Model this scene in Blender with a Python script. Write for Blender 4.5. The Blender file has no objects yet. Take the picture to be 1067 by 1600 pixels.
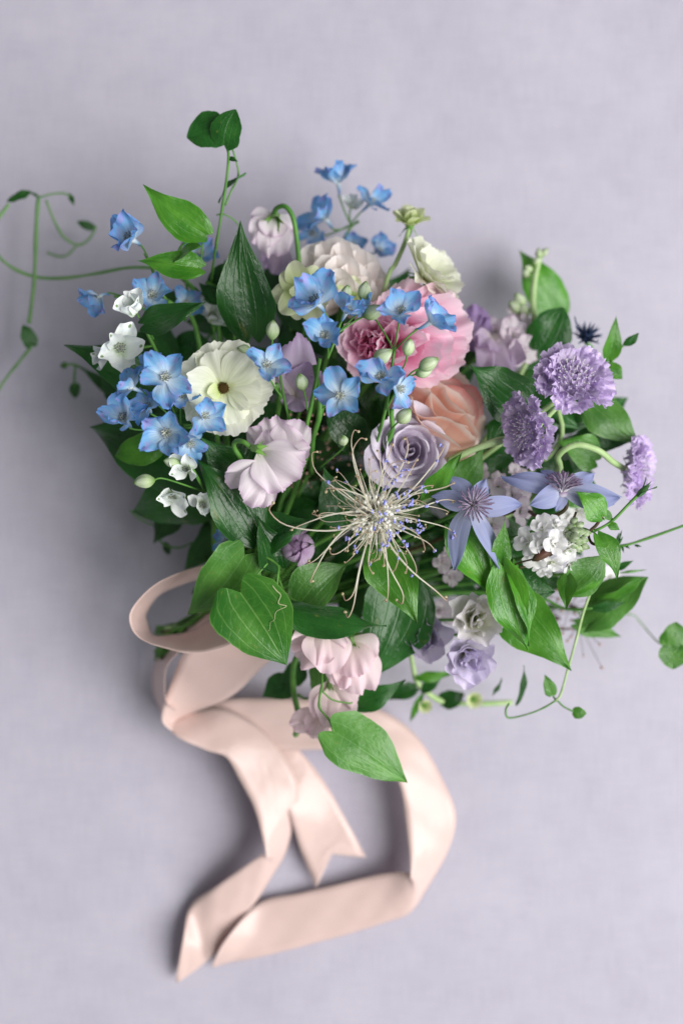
import bpy, math, random
import numpy as np
from mathutils import Vector, Matrix, Quaternion

R = math.radians
scene = bpy.context.scene
C = scene.collection
random.seed(7)

# ---------------------------------------------------------------- camera, light, exposure
H, FPX = 1.05, 2203.0                 # camera height above the cloth, focal length in photo pixels
cam_d = bpy.data.cameras.new('camera'); cam = bpy.data.objects.new('camera', cam_d); C.objects.link(cam)
cam.location = (0, 0, H)
cam_d.sensor_fit = 'HORIZONTAL'; cam_d.sensor_width = 24.0; cam_d.lens = 24.0 * FPX / 1067.0
cam_d.clip_start = 0.02; cam_d.clip_end = 20
cam_d.dof.use_dof = True; cam_d.dof.focus_distance = H - 0.158; cam_d.dof.aperture_fstop = 2.1
scene.camera = cam

world = bpy.data.worlds.new('World'); scene.world = world; world.use_nodes = True
bg = world.node_tree.nodes['Background']
bg.inputs[0].default_value = (0.93, 0.97, 1.0, 1); bg.inputs[1].default_value = 0.19

def area(name, loc, target, sx, sy, power, col):
    d = bpy.data.lights.new(name, 'AREA'); d.shape = 'RECTANGLE'; d.size = sx; d.size_y = sy
    d.energy = power; d.color = col
    o = bpy.data.objects.new(name, d); C.objects.link(o); o.location = loc
    o.rotation_euler = (Vector(target) - Vector(loc)).to_track_quat('-Z', 'Y').to_euler()
    return o
area('window_light', (2.30, -0.62, 2.45), (0, 0, 0.05), 2.7, 2.8, 205.0, (1.0, 0.985, 0.965))

vs = scene.view_settings
vs.view_transform = 'Standard'; vs.look = 'None'; vs.exposure = 0.0; vs.gamma = 1.0; vs.use_curve_mapping = False

# ---------------------------------------------------------------- helpers
def srgb(r, g, b):
    f = lambda c: (c/255/12.92) if c/255 <= 0.04045 else ((c/255+0.055)/1.055)**2.4
    return (f(r), f(g), f(b), 1)

def at(px, py, z):                    # a point of the place: position across the table and height z
    s = (H - z) / FPX
    return Vector(((px-533.5)*s, (800-py)*s, z))
K = 0.000405                          # metres per photo pixel at flower height

def catmull(pts, n):
    P = np.asarray([tuple(p) for p in pts], float)
    P = np.vstack([2*P[0]-P[1], P, 2*P[-1]-P[-2]])
    m = len(P)-3
    t = np.linspace(0, m, n); i = np.minimum(t.astype(int), m-1); f = (t-i)[:, None]
    a, b, c, d = P[i], P[i+1], P[i+2], P[i+3]
    return 0.5*((2*b)+(-a+c)*f+(2*a-5*b+4*c-d)*f**2+(-a+3*b-3*c+d)*f**3)

def mesh_from(name, verts, faces, uvs, mat):
    me = bpy.data.meshes.new(name)
    me.from_pydata([tuple(v) for v in verts], [], faces)
    if uvs is not None:
        l = me.uv_layers.new(name='UVMap')
        idx = np.empty(len(me.loops), np.int32); me.loops.foreach_get('vertex_index', idx)
        l.data.foreach_set('uv', np.asarray(uvs, np.float32)[idx].ravel())
    me.polygons.foreach_set('use_smooth', np.ones(len(me.polygons), bool))
    if mat: me.materials.append(mat)
    me.update()
    return me

def grid_faces(nu, nv, off=0, wrap=False):
    f = []
    for j in range(nv-1):
        for i in range(nu if wrap else nu-1):
            i2 = (i+1) % nu
            f.append((off+j*nu+i, off+j*nu+i2, off+(j+1)*nu+i2, off+(j+1)*nu+i))
    return f

class Soup:                            # gathers pieces of ONE thing or part into one mesh
    def __init__(s): s.v=[]; s.f=[]; s.uv=[]
    def add(s, v, f, uv):
        o = len(s.v); s.v += [tuple(p) for p in v]; s.f += [tuple(i+o for i in q) for q in f]; s.uv += [tuple(p) for p in uv]
    def mesh(s, name, mat): return mesh_from(name, s.v, s.f, s.uv, mat)

def tube_data(pts, rad, n=None, sides=6, cap=True):
    pts = [tuple(p) for p in pts]
    n = n or max(6, len(pts)*4)
    c = catmull(pts, n) if len(pts) > 2 else np.linspace(pts[0], pts[1], n)
    rad = np.interp(np.linspace(0, 1, n), np.linspace(0, 1, len(rad)), rad) if hasattr(rad, '__len__') else np.full(n, rad)
    t = np.gradient(c, axis=0); t /= np.linalg.norm(t, axis=1)[:, None]+1e-12
    ref = np.array([0.31, 0.17, 0.93]); v = []; uv = []
    a = np.arange(sides)/sides*2*math.pi
    prev = None
    for k in range(n):
        if prev is None:
            x = np.cross(t[k], ref)
            if np.linalg.norm(x) < .1: x = np.cross(t[k], (1, 0, 0))
        else: x = prev - t[k]*np.dot(prev, t[k])
        x = x/np.linalg.norm(x); prev = x; y = np.cross(t[k], x)
        for q, aa in enumerate(a):
            v.append(c[k]+rad[k]*(x*math.cos(aa)+y*math.sin(aa))); uv.append((q/sides, k/(n-1)))
    f = grid_faces(sides, n, 0, True)
    if cap: f += [tuple(range(sides))[::-1], tuple(range((n-1)*sides, n*sides))]
    return v, f, uv

def ball_data(c, rx, ry=None, rz=None, nu=8, nv=6, rot=None):
    ry = ry or rx; rz = rz or rx; v = []; uv = []
    for j in range(nv):
        th = math.pi*(j+.02)/(nv-1+.04)
        for i in range(nu):
            p = Vector((rx*math.sin(th)*math.cos(2*math.pi*i/nu), ry*math.sin(th)*math.sin(2*math.pi*i/nu), -rz*math.cos(th)))
            if rot: p = rot @ p
            v.append(Vector(c)+p); uv.append((i/nu, j/(nv-1)))
    f = grid_faces(nu, nv, 0, True) + [tuple(range(nu))[::-1], tuple(range((nv-1)*nu, nv*nu))]
    return v, f, uv

rs = np.random.RandomState(11)
def petal_data(W, prof, L=1.0, tipk=.15, tipp=2.0, cup=.3, bend=(0,0), bp=1.0, ruf=.03, fr=5, pleat=0, tooth=0,
               notch=0, fold=0, nu=11, nv=10, wob=.0, ep=2.2, crum=0):
    u = np.linspace(-1, 1, nu)[None, :]; v = np.linspace(0, 1, nv)[:, None]
    pr = catmull([(p, 0) for p in prof], 101)[:, 0]
    vt = v*(1-tipk*np.abs(u)**tipp) - notch*np.exp(-(u/.18)**2)*v**6
    if tooth: vt = vt - (v**4)*tooth*np.abs(rs.rand(1, nu))
    vt = np.clip(vt, 0, 1)
    hw = W/2*np.interp(v, np.linspace(0, 1, 101), pr) + 0*u
    tt = np.linspace(0, 1, 60); th = bend[0]+(bend[1]-bend[0])*tt**bp
    yc = np.concatenate([[0], np.cumsum(np.cos(th[:-1]))])/59*L; zc = np.concatenate([[0], np.cumsum(np.sin(th[:-1]))])/59*L
    Y = np.interp(vt, tt, yc); Z = np.interp(vt, tt, zc); TH = np.interp(vt, tt, th)
    s = u*hw
    if abs(cup) > 1e-3:
        Rr = (W/2)/cup; x = Rr*np.sin(s/Rr); off = Rr*(1-np.cos(s/Rr))
    else: x = s; off = 0*s
    p1, p2, p3 = rs.rand(3)*6.28
    ang = np.arctan2(u*W*.8, v+.12)
    e = np.clip(np.maximum(v, np.abs(u)*.9*np.sqrt(v)), 0, 1)**ep
    d = off + fold*np.abs(s) + ruf*e*(np.sin(fr*ang*1.5+p1)+.6*np.sin(fr*2.4*ang+p2)) + pleat*np.sin(fr*7*u)*v + crum*v*(np.sin(2.6*u+p2)*np.sin(3.1*v+p3)+.5*np.sin(5.5*u+p1+2*v))
    x = x + wob*np.sin(v*3+p3)*v
    V = np.stack([x, Y-d*np.sin(TH), Z+d*np.cos(TH)], -1).reshape(-1, 3)
    uv = np.stack([(u+0*v)/2+.5, v+0*u], -1).reshape(-1, 2)
    return V, grid_faces(nu, nv), uv

def shell_data(A, prof, k=.25, p=2.2, ruf=.02, fr=3, spiral=.05, nu=13, nv=10, tooth=0, base=.4):
    u = np.linspace(-1, 1, nu)[None, :]; v = np.linspace(0, 1, nv)[:, None]
    P = catmull(prof, 101)
    vm = 1-k*np.abs(u)**p - tooth*rs.rand(1, nu)
    t = v*vm
    r = np.interp(t, np.linspace(0, 1, 101), P[:, 0]); z = np.interp(t, np.linspace(0, 1, 101), P[:, 1])
    ww = base+(1-base)*np.clip(t/.5, 0, 1)**.8
    az = A*u*ww; p1, p2 = rs.rand(2)*6.28
    dd = ruf*t**2*(np.sin(fr*u*2+p1)+.6*np.sin(fr*4.7*u+p2))
    r = r + spiral*u*t + dd; z = z + dd*.6
    V = np.stack([r*np.sin(az), r*np.cos(az), z], -1).reshape(-1, 3)
    uv = np.stack([(u+0*v)/2+.5, t+0*u], -1).reshape(-1, 2)
    return V, grid_faces(nu, nv), uv

def P(name, data, mat): return mesh_from(name, *data, mat)

def frame(pos, d, roll=0, s=1.0):
    d = Vector(d).normalized()
    q = d.to_track_quat('Z', 'Y') if abs(d.z) < .999 else Quaternion((1, 0, 0, 0))
    return Matrix.Translation(pos) @ q.to_matrix().to_4x4() @ Matrix.Rotation(R(roll), 4, 'Z') @ Matrix.Scale(s, 4)

def pm(phi, tilt, r=0, z=0, s=1.0, twist=0, sx=1.0):   # petal placed around a flower's own axis
    return (Matrix.Rotation(phi, 4, 'Z') @ Matrix.Translation((0, r, z)) @ Matrix.Rotation(tilt, 4, 'X')
            @ Matrix.Rotation(twist, 4, 'Y') @ Matrix.Diagonal((s*sx, s, s, 1)))

class Thing:
    def __init__(s, name, label, cat, loc, group=None):
        s.o = bpy.data.objects.new(name, None); C.objects.link(s.o)
        s.o.empty_display_size = .01
        s.M = Matrix.Translation(loc); s.o.matrix_basis = s.M
        s.o['label'] = label; s.o['category'] = cat
        if group: s.o['group'] = group
    def part(s, name, me, M=None):     # M in place coordinates
        o = bpy.data.objects.new(name, me); C.objects.link(o); o.parent = s.o
        o.matrix_basis = s.M.inverted() @ (M if M is not None else Matrix())
        return o
def sub(name, me, parent, M):          # M in the part's own frame
    o = bpy.data.objects.new(name, me); C.objects.link(o); o.parent = parent; o.matrix_basis = M
    return o

# ---------------------------------------------------------------- materials
class NT:
    def __init__(s, name):
        s.m = bpy.data.materials.new(name); s.m.use_nodes = True; s.t = s.m.node_tree
        s.bsdf = s.t.nodes['Principled BSDF']; s.out = s.t.nodes['Material Output']
    def n(s, typ, **kw):
        x = s.t.nodes.new(typ)
        for k, v in kw.items(): setattr(x, k, v)
        return x
    def l(s, a, b): s.t.links.new(a, b)
    def val(s, inp, v):
        if hasattr(v, 'is_linked') or isinstance(v, bpy.types.NodeSocket): s.l(v, inp)
        else: inp.default_value = v
    def math(s, op, a, b=0.0, clamp=False):
        x = s.n('ShaderNodeMath', operation=op); x.use_clamp = clamp; s.val(x.inputs[0], a); s.val(x.inputs[1], b); return x.outputs[0]
    def mix(s, f, a, b, mode='MIX'):
        x = s.n('ShaderNodeMix', data_type='RGBA', blend_type=mode); s.val(x.inputs[0], f); s.val(x.inputs[6], a); s.val(x.inputs[7], b); return x.outputs[2]
    def ramp(s, f, stops):
        x = s.n('ShaderNodeValToRGB'); e = x.color_ramp.elements
        while len(e) < len(stops): e.new(.5)
        for el, (p, c) in zip(e, stops): el.position = p; el.color = c
        s.l(f, x.inputs[0]); return x.outputs[0]
    def step(s, f, a, b):
        x = s.n('ShaderNodeMapRange'); s.val(x.inputs[0], f); x.inputs[1].default_value = a; x.inputs[2].default_value = b; return x.outputs[0]
    def noise(s, vec, scale, detail=2.0, dist=0.0):
        x = s.n('ShaderNodeTexNoise'); x.inputs['Scale'].default_value = scale; x.inputs['Detail'].default_value = detail
        x.inputs['Distortion'].default_value = dist
        if vec is not None: s.l(vec, x.inputs['Vector'])
        return x.outputs[0]
    def comb(s, a, b, c):
        x = s.n('ShaderNodeCombineXYZ'); s.val(x.inputs[0], a); s.val(x.inputs[1], b); s.val(x.inputs[2], c); return x.outputs[0]
    def finish(s, col, rough=.5, trans=.3, spec=.3, height=None, hs=.1, tcol=None, sheen=0):
        b = s.bsdf; s.val(b.inputs['Base Color'], col); s.val(b.inputs['Roughness'], rough); b.inputs['Specular IOR Level'].default_value = spec
        if sheen: b.inputs['Sheen Weight'].default_value = sheen
        if height is not None:
            bu = s.n('ShaderNodeBump'); bu.inputs['Strength'].default_value = hs; bu.inputs['Distance'].default_value = .001
            s.l(height, bu.inputs['Height']); s.l(bu.outputs[0], b.inputs['Normal'])
        if trans:
            tr = s.n('ShaderNodeBsdfTranslucent'); s.val(tr.inputs[0], tcol if tcol is not None else col)
            mx = s.n('ShaderNodeMixShader'); mx.inputs[0].default_value = trans
            s.l(b.outputs[0], mx.inputs[1]); s.l(tr.outputs[0], mx.inputs[2]); s.l(mx.outputs[0], s.out.inputs[0])
        return s.m

def petal_mat(name, stops, streak=.18, streak_col=None, sfreq=26, rough=.55, trans=.35, blotch=None, edge=None, hs=.25, var=.10, tipdot=None, nz=.35):
    s = NT(name)
    uv = s.n('ShaderNodeUVMap').outputs[0]; sp = s.n('ShaderNodeSeparateXYZ'); s.l(uv, sp.inputs[0]); u, v = sp.outputs[0], sp.outputs[1]
    rnd = s.n('ShaderNodeObjectInfo').outputs['Random']; seed = s.math('MULTIPLY', rnd, 37.0)
    n1 = s.noise(s.comb(s.math('MULTIPLY', u, 4.0), s.math('MULTIPLY', v, 3.0), seed), 1.0, 3.0)
    vv = s.math('ADD', v, s.math('MULTIPLY', s.math('SUBTRACT', n1, .5), nz), True)
    col = s.ramp(vv, stops)
    st = s.noise(s.comb(s.math('MULTIPLY', u, sfreq), s.math('MULTIPLY', v, 1.6), seed), 1.0, 3.0, .3)
    stf = s.math('MULTIPLY', s.step(st, .42, .7), streak)
    col = s.mix(stf, col, streak_col or (stops[-1][1][0]*.45, stops[-1][1][1]*.45, stops[-1][1][2]*.5, 1))
    if blotch:
        nb = s.noise(s.comb(s.math('MULTIPLY', u, 3.2), s.math('MULTIPLY', v, 3.2), s.math('ADD', seed, 9.0)), 1.0, 2.0)
        bf = s.math('MULTIPLY', s.step(nb, .48, .64), s.step(v, .25, .75))
        col = s.mix(s.math('MULTIPLY', bf, blotch[1]), col, blotch[0])
    if edge:
        au = s.math('ABSOLUTE', s.math('SUBTRACT', s.math('MULTIPLY', u, 2.0), 1.0))
        ef = s.math('MAXIMUM', s.step(au, .86, 1.0), s.step(v, .90, 1.0))
        col = s.mix(s.math('MULTIPLY', ef, edge[1]), col, edge[0])
    if tipdot:
        du = s.math('MULTIPLY', s.math('SUBTRACT', u, .5), 1.3); dv = s.math('SUBTRACT', v, .84)
        dd = s.math('SQRT', s.math('ADD', s.math('MULTIPLY', du, du), s.math('MULTIPLY', dv, dv)))
        col = s.mix(s.math('MULTIPLY', s.step(dd, .10, .05), s.math('MULTIPLY', s.math('GREATER_THAN', rnd, .3), tipdot[1])), col, tipdot[0])
    k = s.math('ADD', s.math('MULTIPLY', rnd, var*2), 1-var)
    col = s.mix(1.0, col, s.comb(k, k, k), 'MULTIPLY')
    return s.finish(col, rough, trans, .25, st, hs)

def leaf_mat(name, c1, c2, vein, under, veinamt=.6, rough=.36, trans=.16):
    s = NT(name)
    uv = s.n('ShaderNodeUVMap').outputs[0]; sp = s.n('ShaderNodeSeparateXYZ'); s.l(uv, sp.inputs[0]); u, v = sp.outputs[0], sp.outputs[1]
    rnd = s.n('ShaderNodeObjectInfo').outputs['Random']; seed = s.math('MULTIPLY', rnd, 53.0)
    a = s.math('ABSOLUTE', s.math('SUBTRACT', s.math('MULTIPLY', u, 2.0), 1.0))
    wn = s.noise(s.comb(s.math('MULTIPLY', u, 5.0), s.math('MULTIPLY', v, 5.0), seed), 1.0, 3.0)
    aw = s.math('ADD', a, s.math('MULTIPLY', s.math('SUBTRACT', wn, .5), .06))
    d0 = s.step(a, .035, .0)
    d1 = s.math('MULTIPLY', s.step(s.math('ABSOLUTE', s.math('SUBTRACT', aw, .36)), .030, .0), .75)
    d2 = s.math('MULTIPLY', s.step(s.math('ABSOLUTE', s.math('SUBTRACT', aw, .70)), .028, .0), .55)
    # slanting side veins
    sv = s.math('ADD', s.math('MULTIPLY', v, 9.0), s.math('ADD', s.math('MULTIPLY', a, -3.2), s.math('MULTIPLY', wn, 1.6)))
    fr = s.math('ABSOLUTE', s.math('SUBTRACT', s.math('FRACT', sv), .5))
    d3 = s.math('MULTIPLY', s.step(fr, .10, .0), .22)
    vein_f = s.math('MAXIMUM', s.math('MAXIMUM', d0, d1), s.math('MAXIMUM', d2, d3))
    big = s.noise(s.comb(s.math('MULTIPLY', u, 2.2), s.math('MULTIPLY', v, 2.6), seed), 1.0, 4.0)
    col = s.mix(s.step(big, .3, .75), c1, c2)
    col = s.mix(s.math('MULTIPLY', vein_f, veinamt), col, vein)
    sn = s.noise(s.comb(s.math('MULTIPLY', u, 38.0), s.math('MULTIPLY', v, 45.0), seed), 1.0, 1.0)
    col = s.mix(s.math('MULTIPLY', s.step(sn, .74, .80), .4), col, vein)
    bl = s.noise(s.comb(s.math('MULTIPLY', u, 7.0), s.math('MULTIPLY', v, 8.0), s.math('ADD', seed, 4.0)), 1.0, 4.0)
    col = s.mix(s.math('MULTIPLY', s.step(bl, .66, .74), .5), col, srgb(120, 124, 52))
    k = s.math('ADD', s.math('MULTIPLY', rnd, .5), .72)
    col = s.mix(1.0, col, s.comb(k, k, k), 'MULTIPLY')
    col = s.mix(s.math('MULTIPLY', s.step(a, .955, 1.0), .55), col, vein)
    geo = s.n('ShaderNodeNewGeometry')
    col = s.mix(s.math('MULTIPLY', geo.outputs['Backfacing'], .8), col, s.mix(s.math('MULTIPLY', vein_f, .5), under, vein))
    q1 = s.noise(s.comb(s.math('MULTIPLY', u, 9.0), s.math('MULTIPLY', v, 12.0), seed), 1.0, 2.0)
    h = s.math('SUBTRACT', s.math('MULTIPLY', q1, 1.6), s.math('MULTIPLY', vein_f, .6))
    rg = s.math('ADD', s.math('MULTIPLY', big, .25), rough-.1)
    return s.finish(col, rg, trans, .5, h, .35, tcol=c2)

def plain_mat(name, c1, c2, scale=60, rough=.5, trans=0, spec=.3, vgrad=None, var=.1):
    s = NT(name)
    tc = s.n('ShaderNodeTexCoord'); n = s.noise(tc.outputs['Object'], scale, 3.0)
    col = s.mix(s.step(n, .35, .65), c1, c2)
    if vgrad:
        uv = s.n('ShaderNodeUVMap').outputs[0]; sp = s.n('ShaderNodeSeparateXYZ'); s.l(uv, sp.inputs[0])
        col = s.mix(.25, s.ramp(sp.outputs[1], vgrad), col)
    return s.finish(col, rough, trans, spec, n, .15)

BLUE = petal_mat('delphinium_blue', [(0, srgb(230,236,238)), (.28, srgb(204,226,238)), (.56, srgb(142,196,234)), (1, srgb(102,164,224))],
                 streak=.40, streak_col=srgb(70,132,210), sfreq=30, trans=.38, var=.16, blotch=(srgb(190,154,220), .55), tipdot=(srgb(104,84,140), .55), edge=(srgb(130,160,228), .35))
WHITEB = petal_mat('delphinium_white', [(0, srgb(196,214,170)), (.3, srgb(238,243,238)), (1, srgb(246,248,248))], streak=.12, streak_col=srgb(170,190,150),
                   trans=.18, blotch=(srgb(190,208,232), .3), tipdot=(srgb(92,132,50), .9))
BUDG = petal_mat('bud_green', [(0, srgb(120,160,80)), (.4, srgb(196,214,168)), (.8, srgb(212,224,196)), (1, srgb(110,150,70))], streak=.5, streak_col=srgb(120,158,84), sfreq=12, trans=.2)
CREAM = petal_mat('cream_petal', [(0, srgb(196,206,130)), (.25, srgb(232,236,210)), (.7, srgb(240,242,226)), (1, srgb(244,244,233))], streak=.34, streak_col=srgb(200,206,168), sfreq=22, trans=.42)
CREAMG = petal_mat('cream_green_petal', [(0, srgb(170,200,90)), (.35, srgb(214,226,164)), (1, srgb(232,236,206))], streak=.25, streak_col=srgb(160,190,90), sfreq=14, trans=.42)
BLUSH = petal_mat('blush_petal', [(0, srgb(236,220,206)), (.5, srgb(247,236,231)), (1, srgb(251,245,242))], streak=.12, streak_col=srgb(222,196,190), trans=.4)
PINK = petal_mat('peony_pink', [(0, srgb(226,120,168)), (.30, srgb(242,172,204)), (.7, srgb(250,210,228)), (1, srgb(252,230,240))], streak=.20, streak_col=srgb(234,150,190), sfreq=18, trans=.48)
HOTP = petal_mat('peony_heart', [(0, srgb(236,50,130)), (.45, srgb(250,116,178)), (1, srgb(253,196,224))], trans=.5, streak=.2, streak_col=srgb(216,60,130))
PEACH = petal_mat('peach_petal', [(0, srgb(253,230,214)), (.72, srgb(252,220,202)), (.86, srgb(249,202,182)), (.94, srgb(254,234,220)), (1, srgb(255,247,240))], nz=.06, streak=.10, streak_col=srgb(232,150,130), sfreq=16, trans=.38, edge=(srgb(255,240,226), .3))
PEACHI = petal_mat('peach_heart', [(0, srgb(232,120,104)), (.6, srgb(252,208,194)), (1, srgb(254,230,220))], streak=.2, streak_col=srgb(226,110,110), trans=.38, edge=(srgb(232,110,112), .7))
MAUVE = petal_mat('mauve_rose', [(0, srgb(182,160,188)), (.45, srgb(210,198,216)), (.85, srgb(226,218,232)), (1, srgb(232,226,236))], streak=.12, streak_col=srgb(150,130,160), sfreq=20, trans=.30, edge=(srgb(196,180,196), .3))
SCAB = petal_mat('scabiosa_lilac', [(0, srgb(250,246,252)), (.35, srgb(238,226,246)), (1, srgb(222,204,240))], streak=.24, streak_col=srgb(160,126,196), sfreq=14, trans=.40, var=.16)
CLEM = petal_mat('clematis_blue', [(0, srgb(222,226,236)), (.3, srgb(170,176,210)), (1, srgb(146,154,200))], streak=.36, streak_col=srgb(122,130,186), sfreq=14, trans=.30, edge=(srgb(166,180,222), .4))
SWEET = petal_mat('sweet_pea_white', [(0, srgb(228,230,208)), (.25, srgb(244,238,240)), (.8, srgb(244,234,240)), (1, srgb(236,218,232))], streak=.24, streak_col=srgb(216,198,218), sfreq=22, trans=.42, edge=(srgb(204,170,206), .5))
SWEETP = petal_mat('sweet_pea_blush', [(0, srgb(226,222,200)), (.3, srgb(242,228,226)), (1, srgb(240,218,226))], streak=.14, streak_col=srgb(226,190,208), sfreq=20, trans=.42, edge=(srgb(232,200,214), .4))
SWEETL = petal_mat('sweet_pea_lilac', [(0, srgb(216,210,196)), (.3, srgb(218,202,218)), (1, srgb(202,180,212))], streak=.18, streak_col=srgb(180,150,196), sfreq=20, trans=.42, edge=(srgb(180,146,190), .5))
PURP = petal_mat('larkspur_lilac', [(0, srgb(214,206,214)), (.3, srgb(188,166,204)), (1, srgb(166,140,190))], streak=.22, streak_col=srgb(130,100,160), trans=.4)
LISI = petal_mat('lisianthus_lilac', [(0, srgb(196,206,160)), (.3, srgb(236,232,240)), (.8, srgb(226,218,240)), (1, srgb(220,210,238))], streak=.16, streak_col=srgb(164,146,204), trans=.4, edge=(srgb(222,214,226), .4))
LISG = petal_mat('lisianthus_pale', [(0, srgb(190,204,150)), (.4, srgb(238,238,226)), (1, srgb(236,230,238))], streak=.16, streak_col=srgb(190,196,160), trans=.4)
STOCK = petal_mat('stock_white', [(0, srgb(216,222,180)), (.3, srgb(240,240,236)), (1, srgb(246,244,248))], streak=.08, streak_col=srgb(210,210,214), trans=.4)
MBUD = petal_mat('mauve_bud', [(0, srgb(214,204,200)), (.5, srgb(204,184,208)), (1, srgb(170,136,176))], streak=.35, streak_col=srgb(220,208,222), sfreq=18, trans=.2, edge=(srgb(110,76,114), .5))
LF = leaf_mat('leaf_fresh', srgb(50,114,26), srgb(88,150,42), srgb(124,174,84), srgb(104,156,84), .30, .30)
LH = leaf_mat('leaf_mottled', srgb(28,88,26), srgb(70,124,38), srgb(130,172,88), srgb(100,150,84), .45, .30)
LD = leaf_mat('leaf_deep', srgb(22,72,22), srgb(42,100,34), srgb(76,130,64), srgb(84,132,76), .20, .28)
LP = leaf_mat('leaf_pale', srgb(60,112,40), srgb(88,142,56), srgb(136,180,112), srgb(112,160,94), .36, .36)
STEM = plain_mat('stem_green', srgb(72,124,50), srgb(98,150,66), 90, .45, 0)
STEMP = plain_mat('stem_pale', srgb(150,182,118), srgb(176,200,146), 90, .5, 0)
STEMD = plain_mat('stem_dark', srgb(58,62,36), srgb(92,60,48), 70, .45, 0)
TENDRIL = plain_mat('tendril_green', srgb(96,140,84), srgb(116,156,98), 60, .5, 0)
DARKC = plain_mat('dark_centre', srgb(52,34,16), srgb(110,86,40), 600, .6, 0)
SEPAL = leaf_mat('sepal_green', srgb(96,150,60), srgb(130,176,84), srgb(160,196,120), srgb(150,190,120), .3, .5, .2)
FILA = plain_mat('filament', srgb(226,214,190), srgb(240,232,212), 200, .45, .55, .35,
                 [(0, srgb(254,254,246)), (.50, srgb(252,251,240)), (.70, srgb(226,202,184)), (.93, srgb(184,144,126)), (1, srgb(232,224,186))])
ANTH = plain_mat('blue_anther', srgb(96,110,204), srgb(190,186,236), 900, .6, .0)
STAM = plain_mat('clematis_stamen', srgb(150,140,170), srgb(190,180,200), 300, .5, .0, .3,
                 [(0, srgb(236,236,224)), (.4, srgb(206,200,214)), (.7, srgb(116,86,120)), (1, srgb(84,56,92))])
BEE = plain_mat('floret_eye', srgb(222,226,206), srgb(190,204,214), 900, .6, .0, .3, [(0, srgb(220,228,220)), (.72, srgb(226,226,206)), (.9, srgb(70,70,80)), (1, srgb(34,34,44))])
SEEDM = plain_mat('tiny_seed_flower', srgb(206,176,160), srgb(160,120,104), 500, .6, .0)
NAVY = plain_mat('thistle_navy', srgb(34,44,74), srgb(60,80,116), 300, .5, .0)

TRAIL = plain_mat('trail_pale', srgb(176,184,140), srgb(150,164,112), 300, .6)
def ribbon_mat():
    s = NT('satin_ribbon')
    uv = s.n('ShaderNodeUVMap').outputs[0]; mp = s.n('ShaderNodeMapping'); mp.inputs['Scale'].default_value = (160, 6, 1); s.l(uv, mp.inputs[0])
    n = s.noise(mp.outputs[0], 1.0, 2.0)
    col = s.mix(n, srgb(224,197,190), srgb(233,208,201))
    b = s.bsdf; b.inputs['Anisotropic'].default_value = .6; b.inputs['Sheen Weight'].default_value = .15
    mp2 = s.n('ShaderNodeMapping'); mp2.inputs['Scale'].default_value = (2.2, 1.6, 1); s.l(uv, mp2.inputs[0]); n2 = s.noise(mp2.outputs[0], 1.0, 3.0, .4)
    h = s.math('ADD', s.math('MULTIPLY', n, .05), s.math('MULTIPLY', n2, 2.5))
    return s.finish(col, .30, .15, .5, h, .28)
RIB = ribbon_mat()

def cloth_mat():
    s = NT('lavender_cloth')
    tc = s.n('ShaderNodeTexCoord').outputs['Object']
    w1 = s.n('ShaderNodeTexWave', bands_direction='X'); w1.inputs['Scale'].default_value = 380; w1.inputs['Distortion'].default_value = 1.2; w1.inputs['Detail'].default_value = 2; s.l(tc, w1.inputs[0])
    w2 = s.n('ShaderNodeTexWave', bands_direction='Y'); w2.inputs['Scale'].default_value = 340; w2.inputs['Distortion'].default_value = 1.2; w2.inputs['Detail'].default_value = 2; s.l(tc, w2.inputs[0])
    big = s.noise(tc, 9.0, 4.0); mid = s.noise(tc, 45.0, 3.0)
    mpx = s.n('ShaderNodeMapping'); mpx.inputs['Scale'].default_value = (40, 900, 1); s.l(tc, mpx.inputs[0]); th1 = s.noise(mpx.outputs[0], 1.0, 2.0)
    mpy = s.n('ShaderNodeMapping'); mpy.inputs['Scale'].default_value = (900, 40, 1); s.l(tc, mpy.inputs[0]); th2 = s.noise(mpy.outputs[0], 1.0, 2.0)
    col = s.mix(s.step(big, .3, .7), srgb(180,176,190), srgb(190,186,199))
    col = s.mix(s.math('MULTIPLY', s.step(mid, .4, .75), .4), col, srgb(170,165,182))
    thr = s.math('ADD', th1, th2)
    col = s.mix(s.math('MULTIPLY', s.step(thr, .8, 1.3), .35), col, srgb(206,201,214))
    dent = s.noise(tc, 16.0, 3.0, .6)
    h = s.math('ADD', s.math('ADD', s.math('ADD', w1.outputs[1], w2.outputs[1]), s.math('MULTIPLY', thr, 1.0)), s.math('MULTIPLY', dent, 10.0))
    return s.finish(col, .85, 0, .15, h, .12, sheen=.1)

# ---------------------------------------------------------------- the cloth
def make_cloth():
    n = 90; g = np.linspace(-1.3, 1.3, n); X, Y = np.meshgrid(g, g)
    Z = .0016*np.sin(X*7+Y*3)+.0012*np.sin(Y*9-X*4+1)+.0008*np.sin(X*21+Y*13)-.003
    v = np.stack([X, Y, Z], -1).reshape(-1, 3); uv = np.stack([X, Y], -1).reshape(-1, 2)
    o = bpy.data.objects.new('cloth', mesh_from('cloth', v, grid_faces(n, n), uv, cloth_mat())); C.objects.link(o)
    o['kind'] = 'structure'; o['label'] = 'plain lavender linen cloth spread under the bouquet'
make_cloth()

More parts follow.
